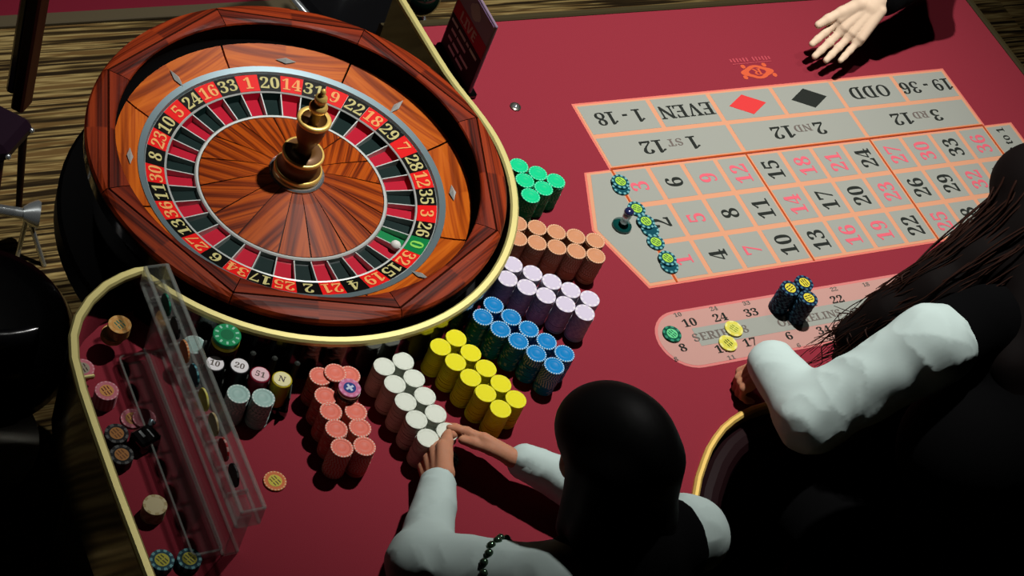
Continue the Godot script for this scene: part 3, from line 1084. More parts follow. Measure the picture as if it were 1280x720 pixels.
# kinds: body, edge spots, number of spots, face ring
var CHIPS := {
	"yellow": [c8(255, 246, 26), c8(255, 248, 60), 10, 0],
	"white": [c8(248, 255, 240), c8(238, 246, 230), 10, 0],
	"lavender": [c8(226, 216, 238), c8(246, 240, 250), 10, 0],
	"blue": [c8(14, 138, 210), c8(206, 236, 250), 24, 1],
	"salmon": [c8(255, 134, 114), c8(255, 214, 194), 22, 1],
	"tan": [c8(218, 152, 112), c8(244, 206, 172), 24, 1],
	"mint": [c8(22, 218, 148), c8(120, 244, 196), 18, 1],
	"grey_teal": [c8(172, 208, 200), c8(226, 240, 234), 18, 1],
	"navy": [c8(20, 34, 66), c8(64, 108, 132), 10, 2],
	"teal": [c8(16, 78, 92), c8(120, 186, 190), 10, 2],
	"dark_green": [c8(12, 84, 66), c8(60, 150, 120), 8, 2],
	"lemon": [c8(236, 226, 92), c8(246, 240, 150), 6, 2],
	"orange": [c8(226, 122, 66), c8(244, 196, 140), 20, 2],
	"apricot": [c8(232, 170, 94), c8(240, 190, 120), 8, 2],
	"pink": [c8(216, 124, 138), c8(234, 170, 178), 16, 2],
	"rose": [c8(222, 122, 168), c8(236, 160, 196), 10, 2],
	"black": [c8(24, 24, 26), c8(90, 92, 90), 8, 2],
	"dark_red": [c8(92, 22, 24), c8(120, 60, 50), 8, 0],
	"red": [c8(190, 40, 40), c8(226, 180, 170), 8, 2],
	"cream": [c8(220, 206, 160), c8(190, 170, 120), 8, 2],
}


func chip_mesh(kind: String) -> ArrayMesh:
	if chip_cache.has(kind): return chip_cache[kind]
	var k: Array = CHIPS[kind]
	var body := lin(k[0])
	var spot := lin(k[1])
	var ns: int = k[2]
	var segs: int = ns * 4 if ns < 16 else ns * 2
	var mb := MB.new()
	mb.use_col = true
	mb.c = body
	# face, with a shallow dish and a raised moulding
	if k[3] == 1:
		mb.lathe(Vector3.ZERO, [Vector2(0.0, CT - 0.0007), Vector2(0.0060, CT - 0.0008), Vector2(0.0075, CT - 0.0002), Vector2(0.0090, CT - 0.0002), Vector2(0.0105, CT - 0.0007), Vector2(0.0140, CT - 0.0007), Vector2(0.0150, CT)], 40, -1.0, 0, TAU, true)
	else:
		mb.lathe(Vector3.ZERO, [Vector2(0.0, CT - 0.0003), Vector2(0.0140, CT - 0.0003), Vector2(0.0150, CT)], 40, -1.0)
	mb.lathe(Vector3.ZERO, [Vector2(CR - 0.0007, 0.0), Vector2(0.0, 0.0)], 24, -1.0)
	for s in segs:
		var per: int = segs / ns
		var on: bool = s % per < (per / 2)
		mb.c = spot if on else body
		var a0 := TAU * s / segs
		var a1 := TAU * (s + 1) / segs
		if ns >= 16:   # spots only on the outer rim of the face and the edge
			mb.c = body
			mb.lathe(Vector3.ZERO, [Vector2(0.0150, CT), Vector2(0.0172, CT)], 1, -1.0, a0, a1)
			mb.c = spot if on else body
			mb.lathe(Vector3.ZERO, [Vector2(0.0172, CT), Vector2(CR - 0.0006, CT), Vector2(CR, CT - 0.0006), Vector2(CR, 0.0006), Vector2(CR - 0.0006, 0.0)], 1, -1.0, a0, a1)
		else:
			mb.lathe(Vector3.ZERO, [Vector2(0.0150, CT), Vector2(CR - 0.0006, CT), Vector2(CR, CT - 0.0006), Vector2(CR, 0.0006), Vector2(CR - 0.0006, 0.0)], 1, -1.0, a0, a1)
	chip_cache[kind] = mb.mesh()
	return chip_cache[kind]


# the printed inlay: a coloured disc with bars of a second colour
func inlay_mesh(face: Color, bars: Color, n_bars := 3) -> ArrayMesh:
	var key := "inlay %s %s %d" % [face, bars, n_bars]
	if chip_cache.has(key): return chip_cache[key]
	var mb := MB.new()
	mb.use_col = true
	mb.c = lin(face)
	mb.lathe(Vector3.ZERO, [Vector2(0.0, CT + 0.0001), Vector2(0.0118, CT + 0.0001)], 32, -1.0)
	mb.c = lin(bars)
	for i in n_bars:
		var x := (i - (n_bars - 1) * 0.5) * 0.0052
		var l := sqrt(0.0102 * 0.0102 - x * x)
		for j in 2:
			mb.box(Vector3(x, CT + 0.00015, (j - 0.5) * l), Vector3(0.0022, 0.0003, l * 0.82), Basis.IDENTITY, 0.00005)
	chip_cache[key] = mb.mesh()
	return chip_cache[key]


func chip(kind: String, at: Vector3, label: String, group := "", face: Color = Color.TRANSPARENT, bars: Color = Color.TRANSPARENT, turn := -1.0) -> MeshInstance3D:
	var o := obj("casino_chip", chip_mesh(kind), M.chip, null, at)
	o.rotation.y = turn if turn >= 0.0 else rng.randf() * TAU
	tag(o, label, "chip", group)
	if face.a > 0.0:
		obj("inlay", inlay_mesh(face, bars), M.chip, o)
	return o


const NTH := ["", "topmost", "second", "third", "fourth", "fifth", "sixth", "seventh", "eighth", "ninth", "tenth", "eleventh", "twelfth", "thirteenth", "fourteenth", "fifteenth", "sixteenth", "seventeenth", "eighteenth"]


# a stack of n chips whose foot is at (x, z): the topmost `own` are things of their own
func stack(kind: String, x: float, z: float, n: int, own: int, colour: String, place: String, group: String, face: Color = Color.TRANSPARENT, bars: Color = Color.TRANSPARENT, foot := 0.0) -> void:
	var k: Array = CHIPS[kind]
	for i in n:
		var jx := rng.randf_range(-0.0005, 0.0005)
		var jz := rng.randf_range(-0.0005, 0.0005)
		var at := P(x + jx, foot + i * CT + 0.0002, z + jz)
		var down := n - i
		if down <= own:
			var lb := "%s chip topping the %s" % [colour, place] if down == 1 else "%s chip, %s from the top, %s" % [colour, NTH[down] if down < NTH.size() else "lowest", place]
			chip(kind, at, lb, group, face if down == 1 else Color.TRANSPARENT, bars)
		else:
			mass.c = lin(k[0])
			var sp: Color = lin(k[1])
			var r0 := rng.randi_range(0, 3)
			var segs := 24
			for s in segs:
				mass.c = lin(k[0]).lerp(sp, 0.5) if (s + r0) % 6 == 0 else lin(k[0])
				mass.lathe(at, [Vector2(CR - 0.0006, CT), Vector2(CR, CT - 0.0006), Vector2(CR, 0.0006), Vector2(CR - 0.0006, 0.0)], 1, -1.0, TAU * s / segs, TAU * (s + 1) / segs)


func build_stacks() -> void:
	mass = MB.new()
	mass.use_col = true
	var blocks := [
		# kind, name, first stack, angle of the row, the row whose sides show, chips picked out down its sides
		["yellow", "bright yellow", Vector2(-0.6054, 0.4134), 69.8, "yellow block", [1, 1, 1, 6, 12]],
		["blue", "sky blue", Vector2(-0.4962, 0.3632), 55.6, "blue block", [1, 1, 1, 5, 12]],
		["white", "white", Vector2(-0.7275, 0.4348), 83.4, "white block", [1, 1, 1, 1, 1]],
		["lavender", "pale lavender", Vector2(-0.4076, 0.2854), 41.1, "lavender block", [5, 10, 12, 12, 14]],
		["tan", "tan", Vector2(-0.3431, 0.1946), 25.0, "tan block", [1, 4, 8, 12, 12]],
	]
	var nth := ["nearest the wheel", "second from the wheel", "third from the wheel", "fourth from the wheel", "farthest from the wheel"]
	for b in blocks:
		var a := deg_to_rad(b[3])
		var e1 := Vector2(cos(a), sin(a)) * 0.04
		var e2 := Vector2(-sin(a), cos(a)) * 0.04
		for i in 5:
			for j in 2:
				var p: Vector2 = b[2] + e1 * i - e2 * j
				stack(b[0], p.x, p.y, 18, b[5][i] if j == 0 else 1, b[1], "%s %s stack %s" % ["left" if j == 0 else "right", b[0], nth[i]], "%s chips in the stacks beside the wheel" % b[1])
	# salmon stacks, some pushed out of line near the wheel
	var sal := [[-0.849, 0.432, "back left salmon stack against the rail", 1], [-0.797, 0.440, "back right salmon stack against the rail", 1],
		[-0.855, 0.474, "left salmon stack second from the rail", 1], [-0.815, 0.478, "salmon stack under the white cross marker", 1],
		[-0.858, 0.507, "left salmon stack beside the white cross marker", 2], [-0.814, 0.516, "right salmon stack just below the white cross marker", 1],
		[-0.861, 0.543, "left salmon stack second from the dealer end", 3], [-0.820, 0.549, "right salmon stack second from the dealer end", 1],
		[-0.866, 0.581, "left salmon stack at the dealer end", 18], [-0.8265, 0.587, "right salmon stack at the dealer end", 14]]
	for s in sal:
		stack("salmon", s[0], s[1], 18, s[3], "salmon", s[2], "salmon chips in the stacks left of the white ones")
	chip("salmon", P(-0.822, 18 * CT + 0.0004, 0.433), "salmon chip lying loose across the back pair of salmon stacks", "salmon chips in the stacks left of the white ones")
	# a short marker pile on the salmon stacks
	chip("black", P(-0.815, 18 * CT + 0.0004, 0.478), "dark chip at the bottom of the marker pile on the salmon stacks", "chips of the marker pile")
	chip("black", P(-0.8155, 19 * CT + 0.0005, 0.4785), "dark chip below the white one in the marker pile", "chips of the marker pile")
	chip("white", P(-0.815, 20 * CT + 0.0006, 0.478), "white chip in the middle of the marker pile on the salmon stacks", "chips of the marker pile")
	chip("dark_red", P(-0.8155, 21 * CT + 0.0007, 0.4775), "dark red chip under the pink one in the marker pile", "chips of the marker pile")
	var mk := chip("rose", P(-0.8165, 22 * CT + 0.0008, 0.4785), "pink chip with a blue centre and white cross on the salmon stacks", "chips of the marker pile", Color.TRANSPARENT, Color.TRANSPARENT, 0.25)
	var mb := MB.new()
	mb.use_col = true
	mb.c = lin(c8(28, 62, 142))
	mb.lathe(Vector3.ZERO, [Vector2(0.0, CT + 0.0002), Vector2(0.0112, CT + 0.0002)], 32, -1.0)
	mb.c = lin(c8(214, 226, 248))
	mb.box(Vector3(0, CT + 0.0004, 0), Vector3(0.0150, 0.0003, 0.0042), Basis.IDENTITY, 0.0001)
	mb.box(Vector3(0, CT + 0.0004, 0), Vector3(0.0042, 0.00032, 0.0150), Basis.IDENTITY, 0.0001)
	tag(obj("inlay", mb.mesh(), M.chip, mk), "blue disc with a white cross")
	# mint green triangle of stacks beside the rail
	var g0 := Vector2(-0.193, 0.065)
	var gu := Vector2(-0.0312, -0.0252)
	var gv := Vector2(-0.0368, 0.0150)
	for r in 4:
		for i in 4 - r:
			var p := g0 + gu * i + gv * r
			if p.distance_to(BOWL) < 0.456: continue
			stack("mint", p.x, p.y, 18, 12 if (r == 0 and i == 0) else (8 if i == 0 else 1), "mint green", "%s mint row's %s stack from the right" % [["far", "second", "third", "near"][r], ["first", "second", "third", "fourth"][i]], "mint green chips in the triangle of stacks")
	# grey teal stacks in front of the marker rack
	stack("grey_teal", -1.003, 0.440, 18, 9, "grey teal", "left stack in front of the marker rack", "grey teal chips by the marker rack")
	stack("grey_teal", -0.963, 0.456, 18, 9, "grey teal", "right stack in front of the marker rack", "grey teal chips by the marker rack")
	stack("grey_teal", -1.043, 0.326, 18, 2, "grey teal", "stack between the clear stand and the rail", "grey teal chips by the marker rack")
	# navy stacks on the racetrack
	var yel := c8(236, 220, 70)
	stack("navy", 0.192, 0.412, 18, 16, "navy", "left navy stack on the racetrack", "navy chips on the racetrack", yel, c8(60, 60, 40))
	stack("navy", 0.233, 0.404, 18, 5, "navy", "rear navy stack on the racetrack", "navy chips on the racetrack", yel, c8(60, 60, 40))
	stack("navy", 0.220, 0.442, 18, 18, "navy", "front navy stack on the racetrack", "navy chips on the racetrack", yel, c8(60, 60, 40))
	var ms := obj("stacked_chips", mass.mesh(), M.chip)
	tag(ms, "mixed chips low in the stacks, below the ones picked out singly", "chips", "", "stuff")


func build_loose_chips() -> void:
	var lime := c8(176, 226, 74)
	var dark := c8(36, 84, 74)
	var G := "teal chips laid along the line beside the zero"
	var T := "teal chip with a lime face"
	chip("teal", P(-0.004, 0.0018, 0.053), "teal chip under the lime faced one at the line's far end", G)
	chip("teal", P(-0.001, 0.0018 + CT, 0.040), T + " at the far end, beside the number 3", G, lime, dark, 0.5)
	chip("teal", P(0.003, 0.0018, 0.113), T + " just beyond the dolly, second of the line", G, lime, dark, 0.9)
	chip("teal", P(0.006, 0.0018, 0.171), "teal chip under the lime faced one in the middle of the line", G)
	chip("teal", P(0.004, 0.0018 + CT, 0.152), T + " in the middle of the line, touching the number 2", G, lime, dark, 0.3)
	chip("teal", P(0.002, 0.0018, 0.205), T + " lying flat alone, fourth along the line", G, lime, dark, 0.7)
	chip("teal", P(0.002, 0.0018, 0.268), "teal chip under the lime faced one beside the number 1", G)
	chip("teal", P(0.004, 0.0018 + CT, 0.252), T + " at the near end, beside the number 1", G, lime, dark, 0.6)
	chip("dark_green", P(-0.080, 0.0018, 0.4305), "dark green chip with a pale green face on the racetrack's rounded end", "", c8(110, 220, 150), c8(20, 96, 72), 0.5)
	chip("lemon", P(0.063, 0.0018, 0.4435), "lemon yellow chip on the racetrack, the one nearer the layout", "lemon chips on the racetrack", c8(226, 226, 110), c8(150, 160, 50), 0.6)
	chip("lemon", P(0.031, 0.0018, 0.4745), "lemon yellow chip with dark bars, nearer the dealer's hand", "lemon chips on the racetrack", c8(226, 220, 90), c8(70, 84, 30), 0.4)
	chip("orange", P(-0.973, 0.0002, 0.582), "orange chip with a yellow grid face lying alone on the felt", "", c8(214, 200, 60), c8(120, 90, 30), 0.4)
	chip("teal", P(-0.654, 0.0002, 0.604), "teal chip on the felt between the dealer's hands", "teal chips between the dealer's hands")
	chip("teal", P(-0.660, 0.0002 + CT, 0.609), "teal chip leaning over another between the dealer's hands", "teal chips between the dealer's hands", c8(170, 190, 186), c8(40, 90, 90), 0.2)
	# chips inside the left wing
	var L := "chips in the left wing of the table"
	stack("apricot", -1.163, 0.262, 12, 3, "apricot", "lower pile in the left wing", L)
	var grid := c8(56, 128, 110)
	for i in 6:
		var lb := "apricot chip with a green grid face on top of the wing's tall pile" if i == 5 else "apricot chip of the wing's upper pile, %s from its top" % NTH[6 - i]
		chip("apricot", P(-1.155, 12 * CT + 0.0005 + i * CT, 0.262), lb, L, c8(226, 176, 100) if i == 5 else Color.TRANSPARENT, grid, 0.4)
	for i in 3:
		chip("pink", P(-1.222, 0.0002 + i * CT, 0.300), "pinkish chip against the left rail, %s of its low pile" % ["lowest", "middle one", "topmost, grid faced"][i], L, c8(170, 160, 140) if i == 2 else Color.TRANSPARENT, c8(80, 60, 56), 0.2)
	for i in 9:
		chip("pink", P(-1.204, 0.0002 + i * CT, 0.368), "pink chip of the pile by the left rail, %s from its foot" % NTH[i + 1].replace("topmost", "first"), L, c8(226, 160, 90) if i == 8 else Color.TRANSPARENT, c8(130, 70, 50), 0.3)
	chip("pink", P(-1.168, 0.0002, 0.411), "pink chip lying flat by the black box in the left wing", L, c8(216, 160, 90), c8(140, 80, 60), 0.2)
	chip("pink", P(-1.150, 0.0002 + CT, 0.417), "pale pink chip overlapping another by the black box", L)
	for e in [[-1.209, 0.447, "upper"], [-1.213, 0.489, "lower"]]:
		for i in 6:
			chip("black", P(e[0], 0.0002 + i * CT, e[1]), "dark grey chip of the %s dark pile by the left rail, %s from its foot" % [e[2], NTH[i + 1].replace("topmost", "first")], L, c8(176, 118, 60) if i == 5 else Color.TRANSPARENT, c8(120, 76, 40), 0.4)
	for i in 8:
		chip("cream", P(-1.192, 0.0002 + i * CT, 0.598), "cream chip of the pile by the clear tray, %s from its foot" % NTH[i + 1].replace("topmost", "first"), L)
	for e in [[-1.207, 0.690, "left"], [-1.164, 0.698, "right"]]:
		for i in 4:
			chip("teal", P(e[0], 0.0002 + i * CT, e[1]), "teal chip of the %s pile at the picture's lower edge, %s from its foot" % [e[2], NTH[i + 1].replace("topmost", "first")], L, c8(206, 200, 60) if i == 3 else Color.TRANSPARENT, c8(90, 96, 40), 0.5)


# ---------------------------------------------------------------- small equipment
func build_equipment() -> void:
	# the dolly that marks the winning number
	var d := thing("win_marker", "small glass and silver dolly marking the zero box", "marker", P(-0.053, 0.0014, 0.151))
	var mb := MB.new()
	mb.lathe(Vector3.ZERO, [Vector2(0.0200, 0.0), Vector2(0.0212, 0.003), Vector2(0.0200, 0.0065), Vector2(0.0120, 0.0095), Vector2(0.0075, 0.013)], 36, 1.0, 0, TAU, true)
	obj("base", mb.mesh(), mat(c8(18, 84, 80), 0.15, 0.2, 0.6), d)
	mb = MB.new()
	mb.lathe(Vector3.ZERO, [Vector2(0.0075, 0.013), Vector2(0.0060, 0.020), Vector2(0.0085, 0.026), Vector2(0.0090, 0.034), Vector2(0.0065, 0.038)], 28, 1.0, 0, TAU, true)
	obj("stem", mb.mesh(), mat(c8(168, 188, 196), 0.2, 0.6), d)
	mb = MB.new()
	mb.lathe(Vector3.ZERO, [Vector2(0.0062, 0.038), Vector2(0.0100, 0.041), Vector2(0.0106, 0.046), Vector2(0.0080, 0.0505), Vector2(0.0, 0.0515)], 28, 1.0, 0, TAU, true)
	obj("cap", mb.mesh(), mat(c8(40, 48, 96), 0.15, 0.2, 0.6), d)
	# stud let into the felt
	var s := thing("table_stud", "small round metal stud set in the plain felt by the sign", "stud", P(-0.140, 0.0, -0.201))
	mb = MB.new()
	mb.lathe(Vector3.ZERO, [Vector2(0.0125, 0.0), Vector2(0.0120, 0.003), Vector2(0.0090, 0.0045), Vector2(0.0075, 0.0025)], 28, 1.0)
	obj("ring", mb.mesh(), mat(c8(96, 92, 84), 0.3, 0.8), s)
	mb = MB.new()
	mb.lathe(Vector3.ZERO, [Vector2(0.0078, 0.001), Vector2(0.0060, 0.0045), Vector2(0.0, 0.0060)], 24, 1.0, 0, TAU, true)
	obj("dome", mb.mesh(), M.chrome, s)
	# the sign standing by the rail
	var g := thing("table_sign", "upright dark purple table sign with a red band, beside the brass rail", "sign", P(-0.238, 0.0, -0.3155))
	mb = MB.new()
	mb.box(Vector3(0.0, 0.110, 0), Vector3(0.006, 0.190, 0.156), Basis.IDENTITY, 0.0015)
	obj("panel", mb.mesh(), M.sign_edge, g)
	mb = MB.new()
	mb.box(Vector3(0.004, 0.007, 0), Vector3(0.030, 0.014, 0.164), Basis.IDENTITY, 0.004)
	obj("foot", mb.mesh(), M.black_gloss, g)
	mb = MB.new()
	mb.box(Vector3(-0.0034, 0.062, 0), Vector3(0.001, 0.090, 0.146), Basis.IDENTITY, 0.0002)
	obj("lower_panel", mb.mesh(), M.sign_dark, g)
	mb = MB.new()
	mb.box(Vector3(-0.0034, 0.1265, 0), Vector3(0.001, 0.037, 0.146), Basis.IDENTITY, 0.0002)
	obj("red_band", mb.mesh(), M.sign_red, g)
	mb = MB.new()
	mb.box(Vector3(-0.0034, 0.173, 0), Vector3(0.001, 0.054, 0.146), Basis.IDENTITY, 0.0002)
	obj("upper_panel", mb.mesh(), M.sign_purple, g)
	written(g, "lettering", "LIVE", Vector3(-0.0041, 0.1265, -0.006), Vector3(0, 0, 1), Vector3.UP, 0.023, M.sign_pink, 1.15, 0.0005, false)
	for e in [[0.094, [[-0.052, 0.030], [-0.014, 0.034], [0.014, 0.012], [0.042, 0.034]]], [0.074, [[-0.044, 0.024], [-0.006, 0.044]]], [0.053, [[-0.050, 0.018], [-0.020, 0.030], [0.022, 0.040]]], [0.035, [[-0.030, 0.032], [0.010, 0.034]]]]:
		mb = MB.new()
		for q in e[1]:
			mb.box(Vector3(-0.0041, e[0], q[0]), Vector3(0.0006, 0.0066, q[1]), Basis.IDENTITY, 0.0001)
		obj("small_print", mb.mesh(), M.sign_text, g)
	mb = MB.new()
	for i in 5:
		mb.ball(Vector3(-0.0040, 0.172 + [0.010, 0.0, 0.0, -0.008, 0.004][i], [0.0, -0.014, 0.014, 0.0, 0.0][i]), Vector3(0.0005, [0.011, 0.010, 0.010, 0.010, 0.012][i], [0.012, 0.010, 0.010, 0.016, 0.02][i]))
	obj("emblem", mb.mesh(), mat(c8(232, 206, 240), 0.5), g)
	# rack of four lammer markers with black posts
	var post_mat := mat(c8(62, 66, 62), 0.32)
	var k := thing("marker_rack", "black rack holding four round number markers between low posts", "rack", P(-0.971, 0.0, 0.408), deg_to_rad(-27))
	mb = MB.new()
	mb.box(Vector3(-0.0045, 0.010, -0.008), Vector3(0.168, 0.020, 0.060), Basis.IDENTITY, 0.003)
	mb.box(Vector3(-0.0045, 0.028, -0.034), Vector3(0.168, 0.040, 0.007), Basis.IDENTITY, 0.002)
	obj("body", mb.mesh(), M.black_gloss, k)
	var gaps := [-0.0835, -0.042, -0.0025, 0.035, 0.0745]
	for i in 5:
		mb = MB.new()
		mb.box(Vector3(gaps[i], 0.046, -0.034), Vector3(0.010, 0.088, 0.010), Basis.IDENTITY, 0.003)
		obj("post", mb.mesh(), post_mat, k)
		mb = MB.new()
		mb.box(Vector3(gaps[i], 0.030, 0.004), Vector3(0.0022, 0.052, 0.032), Basis.IDENTITY, 0.0006)
		obj("divider", mb.mesh(), post_mat, k)
	var lm := [["white", "10", c8(20, 20, 22), c8(255, 252, 255)], ["white", "20", c8(26, 22, 26), c8(255, 252, 255)], ["pink", "51", c8(140, 16, 44), c8(255, 214, 222)], ["pale yellow", "N", c8(206, 186, 40), c8(255, 248, 190)]]
	var spots := [Vector2(-1.027, 0.380), Vector2(-0.987, 0.393), Vector2(-0.958, 0.417), Vector2(-0.924, 0.434)]
	for i in 4:
		var o := thing("number_marker", "round %s number marker, %s of the row in the black rack" % [lm[i][0], ["leftmost", "second from the left", "third from the left", "rightmost"][i]], "marker", P(spots[i].x, 0.0205, spots[i].y), 0.0, "number markers in the rack")
		mb = MB.new()
		mb.lathe(Vector3.ZERO, [Vector2(0.0, 0.0), Vector2(0.0172, 0.0), Vector2(0.0176, 0.001), Vector2(0.0176, 0.0585), Vector2(0.0166, 0.0595), Vector2(0.0, 0.0595)], 32, 1.0)
		obj("barrel", mb.mesh(), mat(lm[i][2], 0.32), o)
		mb = MB.new()
		mb.lathe(Vector3.ZERO, [Vector2(0.0, 0.0604), Vector2(0.0150, 0.0604), Vector2(0.0154, 0.0594)], 32, -1.0)
		obj("face", mb.mesh(), mat(lm[i][3], 0.5), o)
		written(o, "numeral", lm[i][1], Vector3(0, 0.0606, 0), Vector3(0.84, 0, 0.54), Vector3(0.54, 0, -0.84), 0.0115, M.grey_print, 1.0)
	# the big green plaque on a dark pile
	for i in 11:
		var mbx := MB.new()
		mbx.lathe(Vector3.ZERO, [Vector2(0.0, 0.0100), Vector2(0.0230, 0.0100), Vector2(0.0242, 0.0090), Vector2(0.0242, 0.0012), Vector2(0.0230, 0.0), Vector2(0.0, 0.0)], 40, -1.0)
		var top := i == 10
		var m2: Material = mat(c8(206, 190, 40), 0.4) if i >= 9 else mat(c8(62, 16, 18), 0.5)
		if top: m2 = mat(c8(20, 156, 96), 0.4)
		var o := obj("plaque", mbx.mesh(), m2, null, P(-1.000 + 0.0004 * (i % 2), 0.0002 + i * 0.0101, 0.347))
		tag(o, "round green plaque with pale marks on top of the tall pile by the rail" if top else ("yellow plaque directly under the green one by the rail" if i == 9 else "dark red plaque in the tall pile by the rail, %s from its foot" % ["first", "second", "third", "fourth", "fifth", "sixth", "seventh", "eighth", "ninth"][i]), "plaque", "plaques in the tall pile")
		if top:
			mbx = MB.new()
			for q in 10:
				var an := TAU * q / 10.0
				var b := Basis(Vector3.UP, -an)
				mbx.box(Vector3(cos(an), 0, sin(an)) * 0.0182 + Vector3(0, 0.0101, 0), Vector3(0.006, 0.0004, 0.0036), b, 0.0001)
			obj("edge_marks", mbx.mesh(), mat(c8(170, 232, 206), 0.5), o)
			mbx = MB.new()
			mbx.lathe(Vector3.ZERO, [Vector2(0.0, 0.0102), Vector2(0.0115, 0.0102)], 28, -1.0)
			obj("face", mbx.mesh(), mat(c8(12, 120, 74), 0.4), o)
	# black gadget with a white label among the wing's chips
	var bx := thing("label_box", "small black box with tiny white lettering in the left wing", "box", P(-1.164, 0.0, 0.462), deg_to_rad(20))
	mb = MB.new()
	mb.box(Vector3(0, 0.014, 0), Vector3(0.042, 0.028, 0.036), Basis.IDENTITY, 0.004)
	obj("case", mb.mesh(), M.black_gloss, bx)
	mb = MB.new()
	mb.box(Vector3(-0.006, 0.0284, -0.004), Vector3(0.005, 0.0008, 0.014), Basis.IDENTITY, 0.0002)
	mb.box(Vector3(0.007, 0.0284, 0.002), Vector3(0.0025, 0.0008, 0.018), Basis.IDENTITY, 0.0002)
	obj("label", mb.mesh(), mat(c8(150, 156, 156), 0.5), bx)
	mb = MB.new()
	mb.tube([Vector3(0.016, 0.024, -0.012), Vector3(0.022, 0.030, -0.016), Vector3(0.026, 0.024, -0.012)], [0.004, 0.005, 0.004], 10)
	obj("knob", mb.mesh(), M.steel, bx)
	mb = MB.new()
	mb.box(Vector3.ZERO, Vector3(0.034, 0.010, 0.006), Basis.IDENTITY, 0.002)
	tag(obj("brass_bar", mb.mesh(), M.brass, null, P(-1.228, 0.021, 0.327)), "short brass bar by the left rail between two pink chip piles", "bar")
	build_acrylic()


func build_acrylic() -> void:
	# tall clear stand whose top channel holds eight chips on edge
	var r := thing("display_rail", "tall clear acrylic stand with a row of chips on edge along its top", "rack", P(-1.092, 0.0, 0.0))
	var mb := MB.new()
	for s in [-1.0, 1.0]:
		mb = MB.new()
		mb.box(Vector3(s * 0.0125, 0.056, 0.485), Vector3(0.003, 0.112, 0.425), Basis.IDENTITY, 0.001)
		obj("lower_wall", mb.mesh(), M.acrylic, r)
		mb = MB.new()
		mb.box(Vector3(s * 0.0195, 0.134, 0.465), Vector3(0.003, 0.040, 0.50), Basis.IDENTITY, 0.001)
		obj("channel_wall", mb.mesh(), M.acrylic, r)
		mb = MB.new()
		mb.box(Vector3(s * 0.0190, 0.1555, 0.465), Vector3(0.0070, 0.0045, 0.50), Basis.IDENTITY, 0.002)
		mb.box(Vector3(s * 0.0190, 0.1135, 0.465), Vector3(0.0060, 0.0045, 0.50), Basis.IDENTITY, 0.002)
		mb.box(Vector3(s * 0.0130, 0.0025, 0.485), Vector3(0.0050, 0.0045, 0.425), Basis.IDENTITY, 0.002)
		obj("edge", mb.mesh(), M.acrylic_edge, r)
	mb = MB.new()
	mb.box(Vector3(0, 0.1125, 0.465), Vector3(0.036, 0.002, 0.50), Basis.IDENTITY, 0.0005)
	obj("shelf", mb.mesh(), M.acrylic, r)
	for z in [0.216, 0.714]:
		mb = MB.new()
		mb.box(Vector3(0, 0.134, z), Vector3(0.042, 0.046, 0.006), Basis.IDENTITY, 0.002)
		obj("end_cap", mb.mesh(), M.acrylic_edge, r)
	for z in [0.274, 0.697]:
		mb = MB.new()
		mb.box(Vector3(0, 0.056, z), Vector3(0.026, 0.112, 0.005), Basis.IDENTITY, 0.002)
		obj("end_wall", mb.mesh(), M.acrylic_edge, r)
	for i in 9:
		mb = MB.new()
		mb.box(Vector3(0, 0.120, 0.259 + i * 0.0499), Vector3(0.036, 0.012, 0.004), Basis.IDENTITY, 0.001)
		obj("partition", mb.mesh(), M.acrylic_edge, r)
	var kinds := ["dark_green", "black", "orange", "teal", "lemon", "cream", "red", "black"]
	var names := ["dark green", "black and white", "orange", "teal", "yellow", "cream", "red", "dark striped"]
	var ord := ["first", "second", "third", "fourth", "fifth", "sixth", "seventh", "last"]
	for i in 8:
		var o := obj("casino_chip", chip_mesh(kinds[i]), M.chip, null, P(-1.092 - CT * 0.5, 0.1340, 0.284 + i * 0.0499))
		o.rotation = Vector3(0, 0, -PI / 2)
		tag(o, "%s chip on edge in the clear stand, %s from the wheel end" % [names[i], ord[i]], "chip", "chips on edge in the clear stand")
	# low clear tray beside it
	var c := thing("clear_tray", "low clear acrylic tray with rounded corners beside the tall clear stand", "tray", P(-1.134, 0.0, 0.496))
	mb = MB.new()
	mb.box(Vector3(0, 0.0015, 0), Vector3(0.050, 0.003, 0.400), Basis.IDENTITY, 0.001)
	obj("floor_sheet", mb.mesh(), M.acrylic, c)
	for s in [-1.0, 1.0]:
		mb = MB.new()
		mb.box(Vector3(s * 0.0245, 0.010, 0), Vector3(0.002, 0.020, 0.396), Basis.IDENTITY, 0.0005)
		obj("side_wall", mb.mesh(), M.acrylic, c)
		mb = MB.new()
		mb.box(Vector3(0, 0.010, s * 0.2), Vector3(0.046, 0.020, 0.002), Basis.IDENTITY, 0.0005)
		obj("end_wall", mb.mesh(), M.acrylic, c)
	mb = MB.new()
	var pts := []
	for e in [[0.018, -0.194, -90.0], [0.018, 0.194, 0.0], [-0.018, 0.194, 90.0], [-0.018, -0.194, 180.0]]:
		for q in 4:
			var a := deg_to_rad(e[2] + q * 30.0)
			pts.append(Vector3(e[0] + cos(a) * 0.007, 0.0205, e[1] + sin(a) * 0.007))
	mb.sweep(pts, [Vector2(-0.0016, -0.0016), Vector2(0.0016, -0.0016), Vector2(0.0016, 0.0016), Vector2(-0.0016, 0.0016)], true)
	obj("edge", mb.mesh(), M.acrylic_edge, c)


